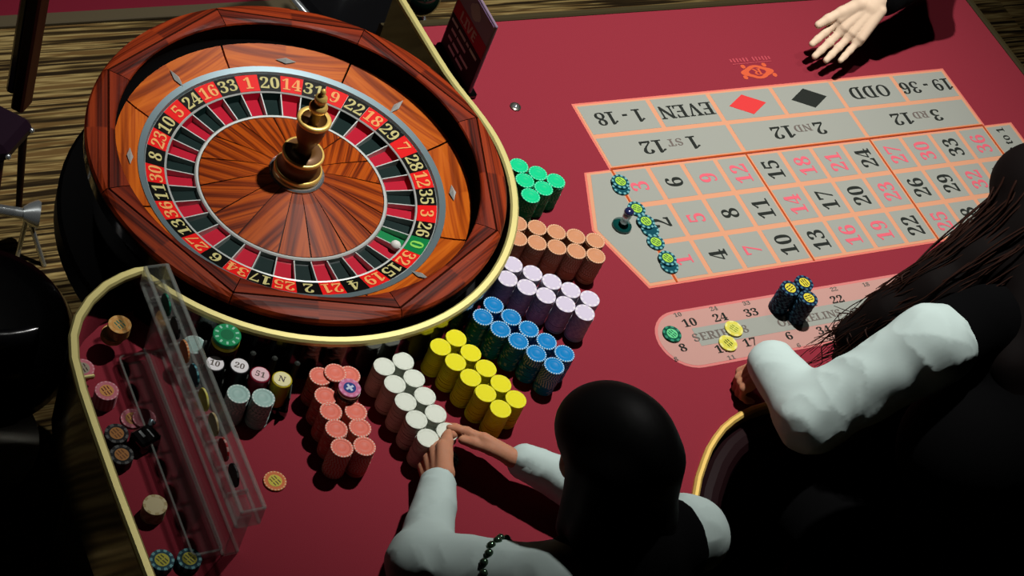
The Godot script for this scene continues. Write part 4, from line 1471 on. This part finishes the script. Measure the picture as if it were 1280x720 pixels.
# ---------------------------------------------------------------- people
func head_limbs(c: Vector3, face: Vector3, sc := 1.0) -> Array:   # skull, jaw, nose, ears; FACE is where it looks
	face = face.normalized()
	var right := face.cross(Vector3.UP).normalized()
	var up := right.cross(face).normalized()
	var b := Basis(right, up, -face)
	var out := []
	out.append([c + up * 0.012 * sc, Vector3(0.074, 0.098, 0.092) * sc, b])
	out.append([c + (face * 0.036 - up * 0.050) * sc, Vector3(0.052, 0.058, 0.052) * sc, b])
	out.append([c + (face * 0.058 - up * 0.092) * sc, c + (face * 0.050 - up * 0.086) * sc, 0.022 * sc, 0.024 * sc])
	out.append([c + (face * 0.088 + up * 0.006) * sc, c + (face * 0.106 - up * 0.030) * sc, 0.009 * sc, 0.013 * sc])
	out.append([c + (face * 0.084 - up * 0.060 - right * 0.012) * sc, c + (face * 0.084 - up * 0.060 + right * 0.012) * sc, 0.010 * sc, 0.010 * sc])
	for s in [-1.0, 1.0]:
		out.append([c + (face * 0.074 + up * 0.022 + right * s * 0.014) * sc, c + (face * 0.066 + up * 0.020 + right * s * 0.048) * sc, 0.014 * sc, 0.012 * sc])
		out.append([c + (face * 0.062 - up * 0.022 + right * s * 0.040) * sc, Vector3(0.020, 0.022, 0.018) * sc, b])
		out.append([c + (right * s * 0.076 - face * 0.006 + up * 0.008) * sc, c + (right * s * 0.078 - face * 0.004 - up * 0.022) * sc, 0.015 * sc, 0.011 * sc])
	return out


func eyes(who: Node, c: Vector3, face: Vector3, sc := 1.0) -> void:
	face = face.normalized()
	var right := face.cross(Vector3.UP).normalized()
	var up := right.cross(face).normalized()
	for s in [-1.0, 1.0]:
		var mb := MB.new()
		mb.ball(c + (face * 0.079 + up * 0.004 + right * s * 0.031) * sc, Vector3.ONE * 0.0125 * sc)
		var e := obj("eye", mb.mesh(), M.eye, who)
		mb = MB.new()
		mb.ball(c + (face * 0.0885 + up * 0.004 + right * s * 0.031) * sc, Vector3.ONE * 0.0052 * sc)
		obj("iris", mb.mesh(), M.black_satin, e)


func make_person(label: String, j: Dictionary, skin: Material) -> Node3D:
	var who := thing("person", label, "person")
	var mb := MB.new()
	var trunk := [[j.pel - j.across * 0.07, j.pel + j.across * 0.07, 0.105, 0.105], [j.pel, j.mid, 0.115, 0.105], [j.mid, j.chest, 0.105, 0.115],
		[j.chest, j.neck, 0.105, 0.055], [j.lsh, j.rsh, 0.048, 0.048], [j.neck, j.head - j.face * 0.01, 0.052, 0.048]]
	for s in ["l", "r"]:
		trunk.append([j[s + "sh"], j[s + "el"], 0.044, 0.036])
		trunk.append([j[s + "el"], j[s + "wr"], 0.036, 0.024])
		if j.has(s + "kn"):
			var hip: Vector3 = j.pel + j.across * (-0.08 if s == "l" else 0.08)
			trunk.append([hip, j[s + "kn"], 0.082, 0.055])
			trunk.append([j[s + "kn"], j[s + "an"], 0.054, 0.036])
			trunk.append([j[s + "an"] + Vector3(0, -0.03, 0.02), j[s + "an"] + Vector3(0, -0.045, 0) - Vector3(0, 0, 0.15), 0.035, 0.026])
	soft(mb, trunk, 0.012, 0.03)
	soft(mb, head_limbs(j.head, j.face), 0.005, 0.016)
	for s in ["l", "r"]:
		var h: Array = j[s + "hand"]   # forward, back of the hand, thumb side, curls, size, spread, thumb
		soft(mb, hand_limbs(j[s + "wr"], h[0], h[1], h[2], h[3], h[4], h[5], h[6]), 0.0034, 0.005)
	tag(obj("body", mb.mesh(), skin, who), "")
	eyes(who, j.head, j.face)
	return who


# wrinkles: the cloth is pushed in and out along its normals by ridged noise
func wrinkle(mb: MB, amp: float, freq: float, s: int) -> void:
	var nz := FastNoiseLite.new()
	nz.seed = s
	nz.frequency = freq
	nz.fractal_type = FastNoiseLite.FRACTAL_RIDGED
	nz.fractal_octaves = 2
	var e := 0.002
	for i in mb.v.size():
		var p := mb.v[i]
		var n := mb.n[i]
		var q := Vector3(p.x, p.y * 0.7, p.z * 0.8)
		var f := nz.get_noise_3dv(q)
		var g := Vector3(nz.get_noise_3dv(q + Vector3(e, 0, 0)) - f, nz.get_noise_3dv(q + Vector3(0, e, 0)) - f, nz.get_noise_3dv(q + Vector3(0, 0, e)) - f) / e
		mb.v[i] = p + n * amp * f
		mb.n[i] = (n - amp * (g - n * g.dot(n))).normalized()


func garment(who: Node, called: String, limbs: Array, m: Material, cell := 0.011, k := 0.025, amp := 0.0, freq := 9.0) -> MeshInstance3D:
	var mb := MB.new()
	soft(mb, limbs, cell, k)
	if amp > 0.0: wrinkle(mb, amp, freq, 5)
	return obj(called, mb.mesh(), m, who)


func build_people() -> void:
	# the dealer at the chip stacks, seen from behind
	var j := {}
	j.pel = P(-0.57, -0.225, 1.10); j.mid = P(-0.57, -0.06, 1.085); j.chest = P(-0.572, 0.11, 1.04); j.neck = P(-0.578, 0.272, 0.978)
	j.head = P(-0.600, 0.388, 0.880); j.face = Vector3(-0.22, -0.50, -0.80).normalized(); j.across = Vector3(1, 0, -0.09).normalized()
	j.lsh = P(-0.705, 0.235, 0.992); j.rsh = P(-0.438, 0.235, 0.964)
	j.lel = P(-0.838, 0.105, 0.845); j.lwr = P(-0.738, 0.078, 0.698)
	j.rel = P(-0.425, 0.065, 0.800); j.rwr = P(-0.556, 0.070, 0.680)
	j.lkn = P(-0.70, -0.245, 0.72); j.rkn = P(-0.50, -0.245, 0.70); j.lan = P(-0.70, -0.70, 0.76); j.ran = P(-0.50, -0.70, 0.74)
	j.lhand = [Vector3(0.34, -0.22, -0.90), Vector3(-0.88, 0.40, -0.25), 1.0, [0.42, 0.46, 0.50, 0.55, 0.15], 0.92, 0.4, 0.2]
	j.rhand = [Vector3(-0.60, -0.12, -0.78), Vector3(0.60, 0.62, -0.43), -1.0, [0.10, 0.10, 0.12, 0.16, 0.3], 0.92, 0.15, 0.2]
	var d := make_person("dealer with long straight black hair seen from behind, handling the white chips", j, M.skin)
	var lim := [[j.lsh, j.lel, 0.058, 0.054]]
	lim.append_array([[j.lel, j.lwr, 0.052, 0.032]])
	lim.append_array([[j.rsh, j.rel, 0.056, 0.052]])
	lim.append_array([[j.rel, j.rwr, 0.050, 0.031]])
	lim.append_array([[j.lsh, j.rsh, 0.058, 0.058], [j.chest, j.neck, 0.098, 0.050], [j.mid, j.chest, 0.112, 0.118]])
	garment(d, "shirt", lim, M.shirt, 0.008, 0.025, 0.0032, 8.0)
	for s in ["l", "r"]:
		var ax: Vector3 = (j[s + "wr"] - j[s + "el"]).normalized()
		garment(d, "cuff", [[j[s + "wr"] - ax * 0.042, j[s + "wr"] - ax * 0.006, 0.0335, 0.0325]], M.shirt, 0.006, 0.004)
	var nb: Vector3 = j.neck
	garment(d, "vest", [[j.pel, j.mid, 0.130, 0.122], [j.mid, j.chest, 0.125, 0.138], [j.chest, nb + Vector3(0, -0.02, 0.01), 0.136, 0.084],
		[j.lsh.lerp(j.rsh, 0.16), j.lsh.lerp(j.rsh, 0.84), 0.070, 0.070], [j.chest - j.across * 0.05, j.chest + j.across * 0.05, 0.125, 0.125]], M.vest)
	garment(d, "trousers", [[j.pel - j.across * 0.08, j.pel + j.across * 0.08, 0.122, 0.122], [j.pel - j.across * 0.08, j.lkn, 0.096, 0.070], [j.pel + j.across * 0.08, j.rkn, 0.096, 0.070], [j.lkn, j.lan, 0.070, 0.055], [j.rkn, j.ran, 0.070, 0.055]], M.vest, 0.014)
	var hb := Basis(j.across, Vector3.UP, j.across.cross(Vector3.UP))
	var hc: Vector3 = j.head
	var hr: Vector3 = j.face.cross(Vector3.UP).normalized()
	var hu: Vector3 = hr.cross(j.face).normalized()
	var tb := Basis(hr, hu, -j.face)
	var hair := [[hc + hu * 0.018 - j.face * 0.008, Vector3(0.081, 0.100, 0.102), tb], [hc + hu * 0.046 + j.face * 0.030, Vector3(0.074, 0.064, 0.074), tb]]
	for s in [-1.0, -0.5, 0.0, 0.5, 1.0]:
		var x: Vector3 = j.across * s
		hair.append([hc + x * 0.038 + Vector3(0, 0.02, 0.035), hc + x * 0.045 + Vector3(0.005, -0.08, 0.075), 0.050, 0.046])
		hair.append([hc + x * 0.045 + Vector3(0.005, -0.08, 0.075), hc + x * 0.050 + Vector3(0.012, -0.20, 0.150), 0.046, 0.036])
		hair.append([hc + x * 0.050 + Vector3(0.012, -0.20, 0.150), hc + x * 0.048 + Vector3(0.02, -0.34, 0.235), 0.036, 0.018])
	for s in [-1.0, 1.0]:   # hair falling in front of the ears
		hair.append([hc + j.across * s * 0.060 + Vector3(0, 0.01, 0.0), hc + j.across * s * 0.062 + Vector3(0.0, -0.12, 0.035), 0.030, 0.022])
	tag(garment(d, "hair", hair, M.black_hair, 0.0085, 0.02), "long straight black hair")
	var mb := MB.new()
	var up_arm: Vector3 = (j.lel - j.lsh).normalized()
	var gc: Vector3 = j.lsh.lerp(j.lel, 0.42)
	var gs := up_arm.cross(Vector3.UP).normalized()
	var gu := gs.cross(up_arm)
	for i in 22:
		var a := TAU * i / 22.0
		mb.ball(gc + (gs * cos(a) + gu * sin(a)) * 0.0575 + up_arm * 0.003 * (i % 2), Vector3.ONE * 0.0078, Basis.IDENTITY, 6, 8)
	tag(obj("sleeve_garter", mb.mesh(), mat(c8(70, 92, 74), 0.15, 0.8), d), "glittering band round the left sleeve")

	# the dealer leaning over the racetrack at the right
	j = {}
	j.pel = P(0.37, -0.225, 0.985); j.mid = P(0.365, -0.05, 0.955); j.chest = P(0.36, 0.14, 0.875); j.neck = P(0.375, 0.335, 0.722)
	j.head = P(0.482, 0.450, 0.590); j.face = Vector3(0.10, -0.62, -0.78).normalized(); j.across = Vector3(0.99, 0, -0.14).normalized()
	j.lsh = P(0.195, 0.300, 0.742); j.rsh = P(0.520, 0.315, 0.700)
	j.lel = P(0.020, 0.120, 0.735); j.lwr = P(0.022, 0.095, 0.592)
	j.rel = P(0.70, 0.13, 0.76); j.rwr = P(0.88, 0.06, 0.63)
	j.lkn = P(0.20, -0.26, 0.70); j.rkn = P(0.48, -0.26, 0.68); j.lan = P(0.20, -0.70, 0.72); j.ran = P(0.48, -0.70, 0.70)
	j.lhand = [Vector3(-0.36, -0.62, -0.10), Vector3(-0.70, 0.50, -0.45), 1.0, [0.7, 0.75, 0.8, 0.85, 0.5], 0.84, 0.4, 0.3]
	j.rhand = [Vector3(0.85, -0.25, -0.45), Vector3(0.1, 0.95, -0.2), -1.0, [0.25, 0.25, 0.28, 0.3, 0.3], 0.92, 0.6, 0.4]
	var e := make_person("dealer in a black vest and white shirt leaning over the racetrack, brown hair hanging forward", j, M.skin)
	lim = [[j.lsh, j.lel, 0.072, 0.064]]
	lim.append_array([[j.lel, j.lwr, 0.062, 0.044]])
	lim.append_array([[j.rsh, j.rel, 0.072, 0.060]])
	lim.append_array([[j.rel, j.rwr, 0.058, 0.036]])
	lim.append_array([[j.lsh, j.rsh, 0.062, 0.062], [j.chest, j.neck, 0.100, 0.054], [j.mid, j.chest, 0.117, 0.124]])
	garment(e, "shirt", lim, M.shirt, 0.008, 0.03, 0.0050, 7.0)
	garment(e, "vest", [[j.pel, j.mid, 0.138, 0.130], [j.mid, j.chest, 0.135, 0.145], [j.chest, j.neck + Vector3(0, -0.03, 0.02), 0.138, 0.080],
		[j.lsh.lerp(j.rsh, 0.20), j.lsh.lerp(j.rsh, 0.82), 0.074, 0.072], [j.neck - j.across * 0.06, j.neck + j.across * 0.08, 0.066, 0.066], [j.chest - j.across * 0.07, j.chest + j.across * 0.07, 0.135, 0.135]], M.vest)
	garment(e, "skirt", [[j.pel - j.across * 0.09, j.pel + j.across * 0.09, 0.135, 0.135], [j.pel - j.across * 0.09, j.lkn, 0.115, 0.095], [j.pel + j.across * 0.09, j.rkn, 0.115, 0.095], [j.lkn, j.rkn, 0.080, 0.080], [j.lkn, j.lan, 0.075, 0.055], [j.rkn, j.ran, 0.075, 0.055]], M.vest, 0.014)
	hb = Basis(j.across, Vector3.UP, j.across.cross(Vector3.UP))
	hc = j.head
	hr = j.face.cross(Vector3.UP).normalized()
	hu = hr.cross(j.face).normalized()
	tb = Basis(hr, hu, -j.face)
	hair = [[hc + hu * 0.030 - j.face * 0.010, Vector3(0.094, 0.106, 0.110), tb], [hc + hu * 0.055 + j.face * 0.026, Vector3(0.080, 0.070, 0.080), tb]]
	for s in [-1.0, -0.3, 0.4, 1.0]:   # down the back
		var x: Vector3 = j.across * s
		hair.append([hc + x * 0.050 + Vector3(0, 0.01, 0.04), P(0.42, 0.30, 0.80) + x * 0.075, 0.055, 0.052])
		hair.append([P(0.42, 0.30, 0.80) + x * 0.075, P(0.40, 0.12, 0.98) + x * 0.07, 0.052, 0.030])
	var lock := [[Vector3(0.486, 0.474, 0.596), 0.092], [Vector3(0.455, 0.44, 0.62), 0.085], [Vector3(0.38, 0.365, 0.625), 0.075], [Vector3(0.30, 0.295, 0.625), 0.062], [Vector3(0.235, 0.225, 0.610), 0.046], [Vector3(0.185, 0.150, 0.595), 0.032]]
	for i in lock.size() - 1:
		var a: Vector3 = lock[i][0]
		var b: Vector3 = lock[i + 1][0]
		hair.append([P(a.x, a.y, a.z), P(b.x, b.y, b.z), lock[i][1], lock[i + 1][1]])
		hair.append([P(a.x, a.y - 0.04, a.z + 0.03), P(b.x, b.y - 0.05, b.z + 0.02), lock[i][1] * 0.8, lock[i + 1][1] * 0.8])
	tag(garment(e, "hair", hair, M.brown_hair, 0.0085, 0.025), "long dark brown hair hanging over the left shoulder")
	# loose wavy strands at the end of the lock
	var rr := RandomNumberGenerator.new()
	rr.seed = 12
	mb = MB.new()
	for i in 130:
		var t0 := rr.randf_range(0.15, 0.95)
		var u := t0 * 3.0
		var i0 := int(u)
		var p: Vector3 = (lock[i0 + 2][0] as Vector3).lerp(lock[min(i0 + 3, 5)][0], u - i0)
		var r0: float = lerpf(lock[i0 + 2][1], lock[min(i0 + 3, 5)][1], u - i0)
		p += Vector3(rr.randf_range(-0.8, 0.4), rr.randf_range(-0.6, 0.5), rr.randf_range(-0.9, 0.5)) * r0
		var pts := []
		var rad := []
		var dirv := Vector3(-0.42, -0.78 + rr.randf_range(-0.15, 0.2), -0.06 + rr.randf_range(-0.2, 0.3))
		var ph := rr.randf() * TAU
		var ln := rr.randf_range(0.05, 0.11)
		for k in 9:
			var t := k / 8.0
			var w := Vector3(0.012 * sin(t * 7.0 + ph), 0.008 * cos(t * 8.0 + ph), 0.014 * cos(t * 6.0 + ph)) * (0.2 + 1.3 * t)
			var q := p + dirv * ln * t + w
			q.y = max(q.y, 0.01)
			pts.append(P(q.x, q.y, q.z))
			rad.append(lerpf(0.0026, 0.0006, t))
		mb.tube(pts, rad, 5)
	# long strands lying along the lock
	for i in 300:
		var o := Vector3(rr.randf_range(-1, 1), rr.randf_range(-1, 1), rr.randf_range(-1, 1))
		o = o.normalized() * rr.randf_range(1.0, 1.32)
		var ph := rr.randf() * TAU
		var pts := []
		var rad := []
		var end := rr.randf_range(0.70, 1.18)
		for k in 17:
			var u := k / 16.0 * end * 4.999
			var i0 := mini(int(u), 4)
			var p: Vector3 = (lock[i0][0] as Vector3).lerp(lock[i0 + 1][0], u - i0)
			var r0: float = lerpf(lock[i0][1], lock[i0 + 1][1], minf(u - i0, 1.0))
			var q := p + o * r0 + Vector3(0, -0.012, 0.008) + Vector3(sin(u * 3.0 + ph), cos(u * 2.6 + ph), sin(u * 2.2 + ph * 2.0)) * 0.009 * (u / 5.0 + 0.2)
			pts.append(P(q.x, max(q.y, 0.012), q.z))
			rad.append(0.0026 * (1.0 - 0.75 * k / 16.0))
		mb.tube(pts, rad, 5)
	obj("loose_strand", mb.mesh(), M.brown_strand, e).set_meta("kind", "stuff")

	# the patron at the far side, palm up over the table
	j = {}
	j.pel = P(1.37, -0.10, -0.80); j.mid = P(1.36, 0.08, -0.77); j.chest = P(1.34, 0.28, -0.70); j.neck = P(1.32, 0.48, -0.61)
	j.head = P(1.29, 0.64, -0.56); j.face = Vector3(-0.5, -0.40, 0.75).normalized(); j.across = Vector3(-0.93, 0, -0.36).normalized()
	j.lsh = P(1.47, 0.42, -0.56); j.rsh = P(1.17, 0.42, -0.60)
	j.rel = P(1.055, 0.215, -0.345); j.rwr = P(0.806, 0.165, -0.268)
	j.lel = P(1.55, 0.18, -0.44); j.lwr = P(1.50, 0.02, -0.28)
	j.lkn = P(1.44, -0.25, -0.60); j.rkn = P(1.22, -0.25, -0.60); j.lan = P(1.44, -0.70, -0.66); j.ran = P(1.22, -0.70, -0.66)
	j.rhand = [Vector3(-0.66, -0.68, 0.22), Vector3(0.46, -0.76, -0.44), -1.0, [0.14, 0.10, 0.12, 0.16, 0.25], 1.14, 0.45, 0.35]
	j.lhand = [Vector3(-0.35, -0.25, 0.9), Vector3(0, 1, 0.2), 1.0, [0.2, 0.2, 0.2, 0.25, 0.3], 1.0, 0.6, 0.5]
	var f := make_person("patron in a black sleeve reaching in from the far side with an open palm", j, M.pale_skin)
	lim = [[j.rsh, j.rel, 0.066, 0.056]]
	lim.append_array([[j.rel, j.rwr + (j.rel - j.rwr).normalized() * 0.035, 0.054, 0.040]])
	lim.append_array([[j.lsh, j.lel, 0.066, 0.056]])
	lim.append_array([[j.lel, j.lwr + (j.lel - j.lwr).normalized() * 0.03, 0.054, 0.038]])
	lim.append_array([[j.lsh, j.rsh, 0.066, 0.066], [j.pel, j.mid, 0.135, 0.128], [j.mid, j.chest, 0.130, 0.138], [j.chest, j.neck + Vector3(0, -0.03, 0), 0.135, 0.07]])
	garment(f, "jacket", lim, M.vest, 0.011, 0.025, 0.004, 9.0)
	garment(f, "trousers", [[j.pel - j.across * 0.08, j.pel + j.across * 0.08, 0.125, 0.125], [j.pel - j.across * 0.08, j.lkn, 0.1, 0.075], [j.pel + j.across * 0.08, j.rkn, 0.1, 0.075], [j.lkn, j.lan, 0.072, 0.056], [j.rkn, j.ran, 0.072, 0.056]], M.vest, 0.014)
	hb = Basis(j.across, Vector3.UP, j.across.cross(Vector3.UP))
	garment(f, "hair", [[j.head + Vector3(0, 0.034, -0.030), Vector3(0.084, 0.088, 0.090), hb]], M.black_hair, 0.0085, 0.02)


# ---------------------------------------------------------------- stools and chairs
func stool(label: String, x: float, z: float, h: float, r: float, m: Material, group := "") -> Node3D:
	var o := thing("stool", label, "stool", Vector3(x, 0, z), 0.0, group)
	var mb := MB.new()
	mb.lathe(Vector3.ZERO, [Vector2(0.0, h - 0.075), Vector2(r - 0.02, h - 0.075), Vector2(r, h - 0.055), Vector2(r, h - 0.022), Vector2(r - 0.018, h - 0.004), Vector2(r - 0.06, h), Vector2(0.0, h)], 40, 1.0, 0, TAU, true)
	obj("seat", mb.mesh(), m, o)
	for i in 4:
		var a := PI / 4 + i * PI / 2
		mb = MB.new()
		mb.tube([Vector3(cos(a) * r * 0.6, h - 0.075, sin(a) * r * 0.6), Vector3(cos(a) * (r * 0.95), 0.0, sin(a) * (r * 0.95))], [0.014, 0.011], 12)
		obj("leg", mb.mesh(), M.black_satin, o)
	mb = MB.new()
	var pts := []
	for i in 28: pts.append(Vector3(cos(TAU * i / 28), 0, sin(TAU * i / 28)) * r * 0.86 + Vector3(0, 0.2, 0))
	mb.sweep(pts, [Vector2(-0.008, -0.008), Vector2(0.008, -0.008), Vector2(0.008, 0.008), Vector2(-0.008, 0.008)], true)
	obj("foot_ring", mb.mesh(), M.chrome, o)
	return o


func build_seats() -> void:
	stool("black stool under the dealer with long black hair", -0.57, 1.12, 0.45, 0.19, M.black_leather, "dealers' stools")
	stool("black stool under the dealer leaning over the racetrack", 0.37, 1.02, 0.45, 0.19, M.black_leather, "dealers' stools")
	stool("black stool under the patron at the far side", 1.37, -0.81, 0.57, 0.19, M.black_leather)
	# dark chair at the left edge, its tall back seen nearly edge on
	var c := thing("high_chair", "dark wooden chair with a tall narrow back and purple seat at the left edge", "chair", Vector3(-1.045, 0, -0.745), deg_to_rad(45))
	var mb := MB.new()
	mb.box(Vector3(-0.03, 0.290, 0), Vector3(0.13, 0.05, 0.15), Basis.IDENTITY, 0.018)
	obj("seat", mb.mesh(), M.purple_leather, c)
	mb = MB.new()
	mb.box(Vector3(0.072, 0.78, 0.020), Vector3(0.050, 0.98, 0.030), Basis.IDENTITY, 0.005)
	obj("backrest", mb.mesh(), M.dark_red_wood, c)
	mb = MB.new()
	mb.box(Vector3(0.068, 0.80, -0.003), Vector3(0.036, 0.94, 0.022), Basis.IDENTITY, 0.006)
	obj("back_cushion", mb.mesh(), M.black_leather, c)
	for s in [[1, 1], [1, -1], [-1, 1], [-1, -1]]:
		mb = MB.new()
		mb.tube([Vector3(-0.03 + s[0] * 0.05, 0.27, s[1] * 0.058), Vector3(-0.03 + s[0] * 0.065, 0.0, s[1] * 0.072)], [0.010, 0.007], 10)
		obj("leg", mb.mesh(), M.dark_red_wood, c)
		mb = MB.new()
		mb.ball(Vector3(-0.03 + s[0] * 0.050, 0.290, s[1] * 0.076), Vector3.ONE * 0.007)
		obj("stud", mb.mesh(), M.chrome, c)
	# chrome foot rail reaching in from the left
	var fr := thing("foot_rail", "short chrome foot rail with a flared end above the striped floor", "rail", Vector3(-0.985, 0.0, -0.600))
	mb = MB.new()
	mb.tube([Vector3(-0.42, 0.13, -0.16), Vector3(-0.012, 0.13, 0)], [0.013, 0.013], 14)
	obj("bar", mb.mesh(), M.chrome, fr)
	mb = MB.new()
	mb.tube([Vector3(-0.020, 0.13, -0.003), Vector3(-0.006, 0.13, 0), Vector3(0.010, 0.13, 0.004), Vector3(0.016, 0.13, 0.006)], [0.016, 0.026, 0.034, 0.030], 20)
	obj("flare", mb.mesh(), M.chrome, fr)
	for k in [0.0, -0.40]:
		mb = MB.new()
		mb.tube([Vector3(k - 0.01, 0.13, k * 0.38), Vector3(k - 0.03, 0.0, k * 0.38 + 0.03)], [0.006, 0.006], 8)
		mb.tube([Vector3(k - 0.01, 0.13, k * 0.38), Vector3(k + 0.03, 0.0, k * 0.38 + 0.05)], [0.006, 0.006], 8)
		obj("foot", mb.mesh(), M.chrome, fr)
	# low black chair in the lower left
	var b := thing("tub_chair", "glossy black leather tub chair at the left below the wheel", "chair", Vector3(-1.265, 0, -0.11), deg_to_rad(20))
	mb = MB.new()
	mb.lathe(Vector3.ZERO, [Vector2(0.0, 0.30), Vector2(0.17, 0.30), Vector2(0.195, 0.33), Vector2(0.195, 0.40), Vector2(0.175, 0.435), Vector2(0.12, 0.445), Vector2(0.0, 0.445)], 44, 1.0, 0, TAU, true)
	obj("seat", mb.mesh(), M.black_leather, b)
	mb = MB.new()
	mb.lathe(Vector3.ZERO, [Vector2(0.180, 0.34), Vector2(0.205, 0.34), Vector2(0.225, 0.62), Vector2(0.215, 0.645), Vector2(0.200, 0.645), Vector2(0.188, 0.62), Vector2(0.176, 0.36)], 28, 1.0, PI * 0.55, PI * 1.65, true)
	obj("backrest", mb.mesh(), M.black_leather, b)
	mb = MB.new()
	mb.lathe(Vector3.ZERO, [Vector2(0.035, 0.30), Vector2(0.03, 0.05), Vector2(0.17, 0.025), Vector2(0.18, 0.0)], 36, -1.0)
	obj("base", mb.mesh(), M.chrome, b)
	# chair with chrome legs beyond the wheel
	var k := thing("side_chair", "black seated chair with pale chrome legs on the floor beyond the wheel", "chair", Vector3(-0.13, 0, -0.93), deg_to_rad(18))
	mb = MB.new()
	mb.box(Vector3(0, 0.40, 0), Vector3(0.27, 0.05, 0.27), Basis.IDENTITY, 0.018)
	obj("seat", mb.mesh(), M.black_leather, k)
	mb = MB.new()
	mb.box(Vector3(-0.02, 0.60, -0.15), Vector3(0.26, 0.30, 0.03), Basis(Vector3(1, 0, 0), -0.12), 0.012)
	obj("backrest", mb.mesh(), M.black_leather, k)
	for s in [-1.0, 1.0]:
		mb = MB.new()
		mb.tube([Vector3(s * 0.145, 0.66, -0.155), Vector3(s * 0.145, 0.42, -0.14), Vector3(s * 0.145, 0.40, 0.10), Vector3(s * 0.145, 0.36, 0.145), Vector3(s * 0.145, 0.015, 0.155), Vector3(s * 0.145, 0.012, -0.14)], [0.010, 0.010, 0.010, 0.010, 0.010, 0.010], 12)
		obj("leg", mb.mesh(), M.chrome, k)
	# post with a glossy ball at the back corner of the table
	var q := thing("ball_post", "glossy dark green ball on a post behind the table's far corner", "post", Vector3(-0.215, 0, -0.555))
	mb = MB.new()
	mb.ball(Vector3(0, FELT + 0.0, 0), Vector3(0.046, 0.050, 0.046), Basis.IDENTITY, 18, 28)
	obj("ball", mb.mesh(), M.green_gloss, q)
	mb = MB.new()
	mb.lathe(Vector3.ZERO, [Vector2(0.014, FELT - 0.04), Vector2(0.014, 0.03), Vector2(0.07, 0.02), Vector2(0.075, 0.0)], 28, -1.0)
	obj("post", mb.mesh(), M.black_satin, q)
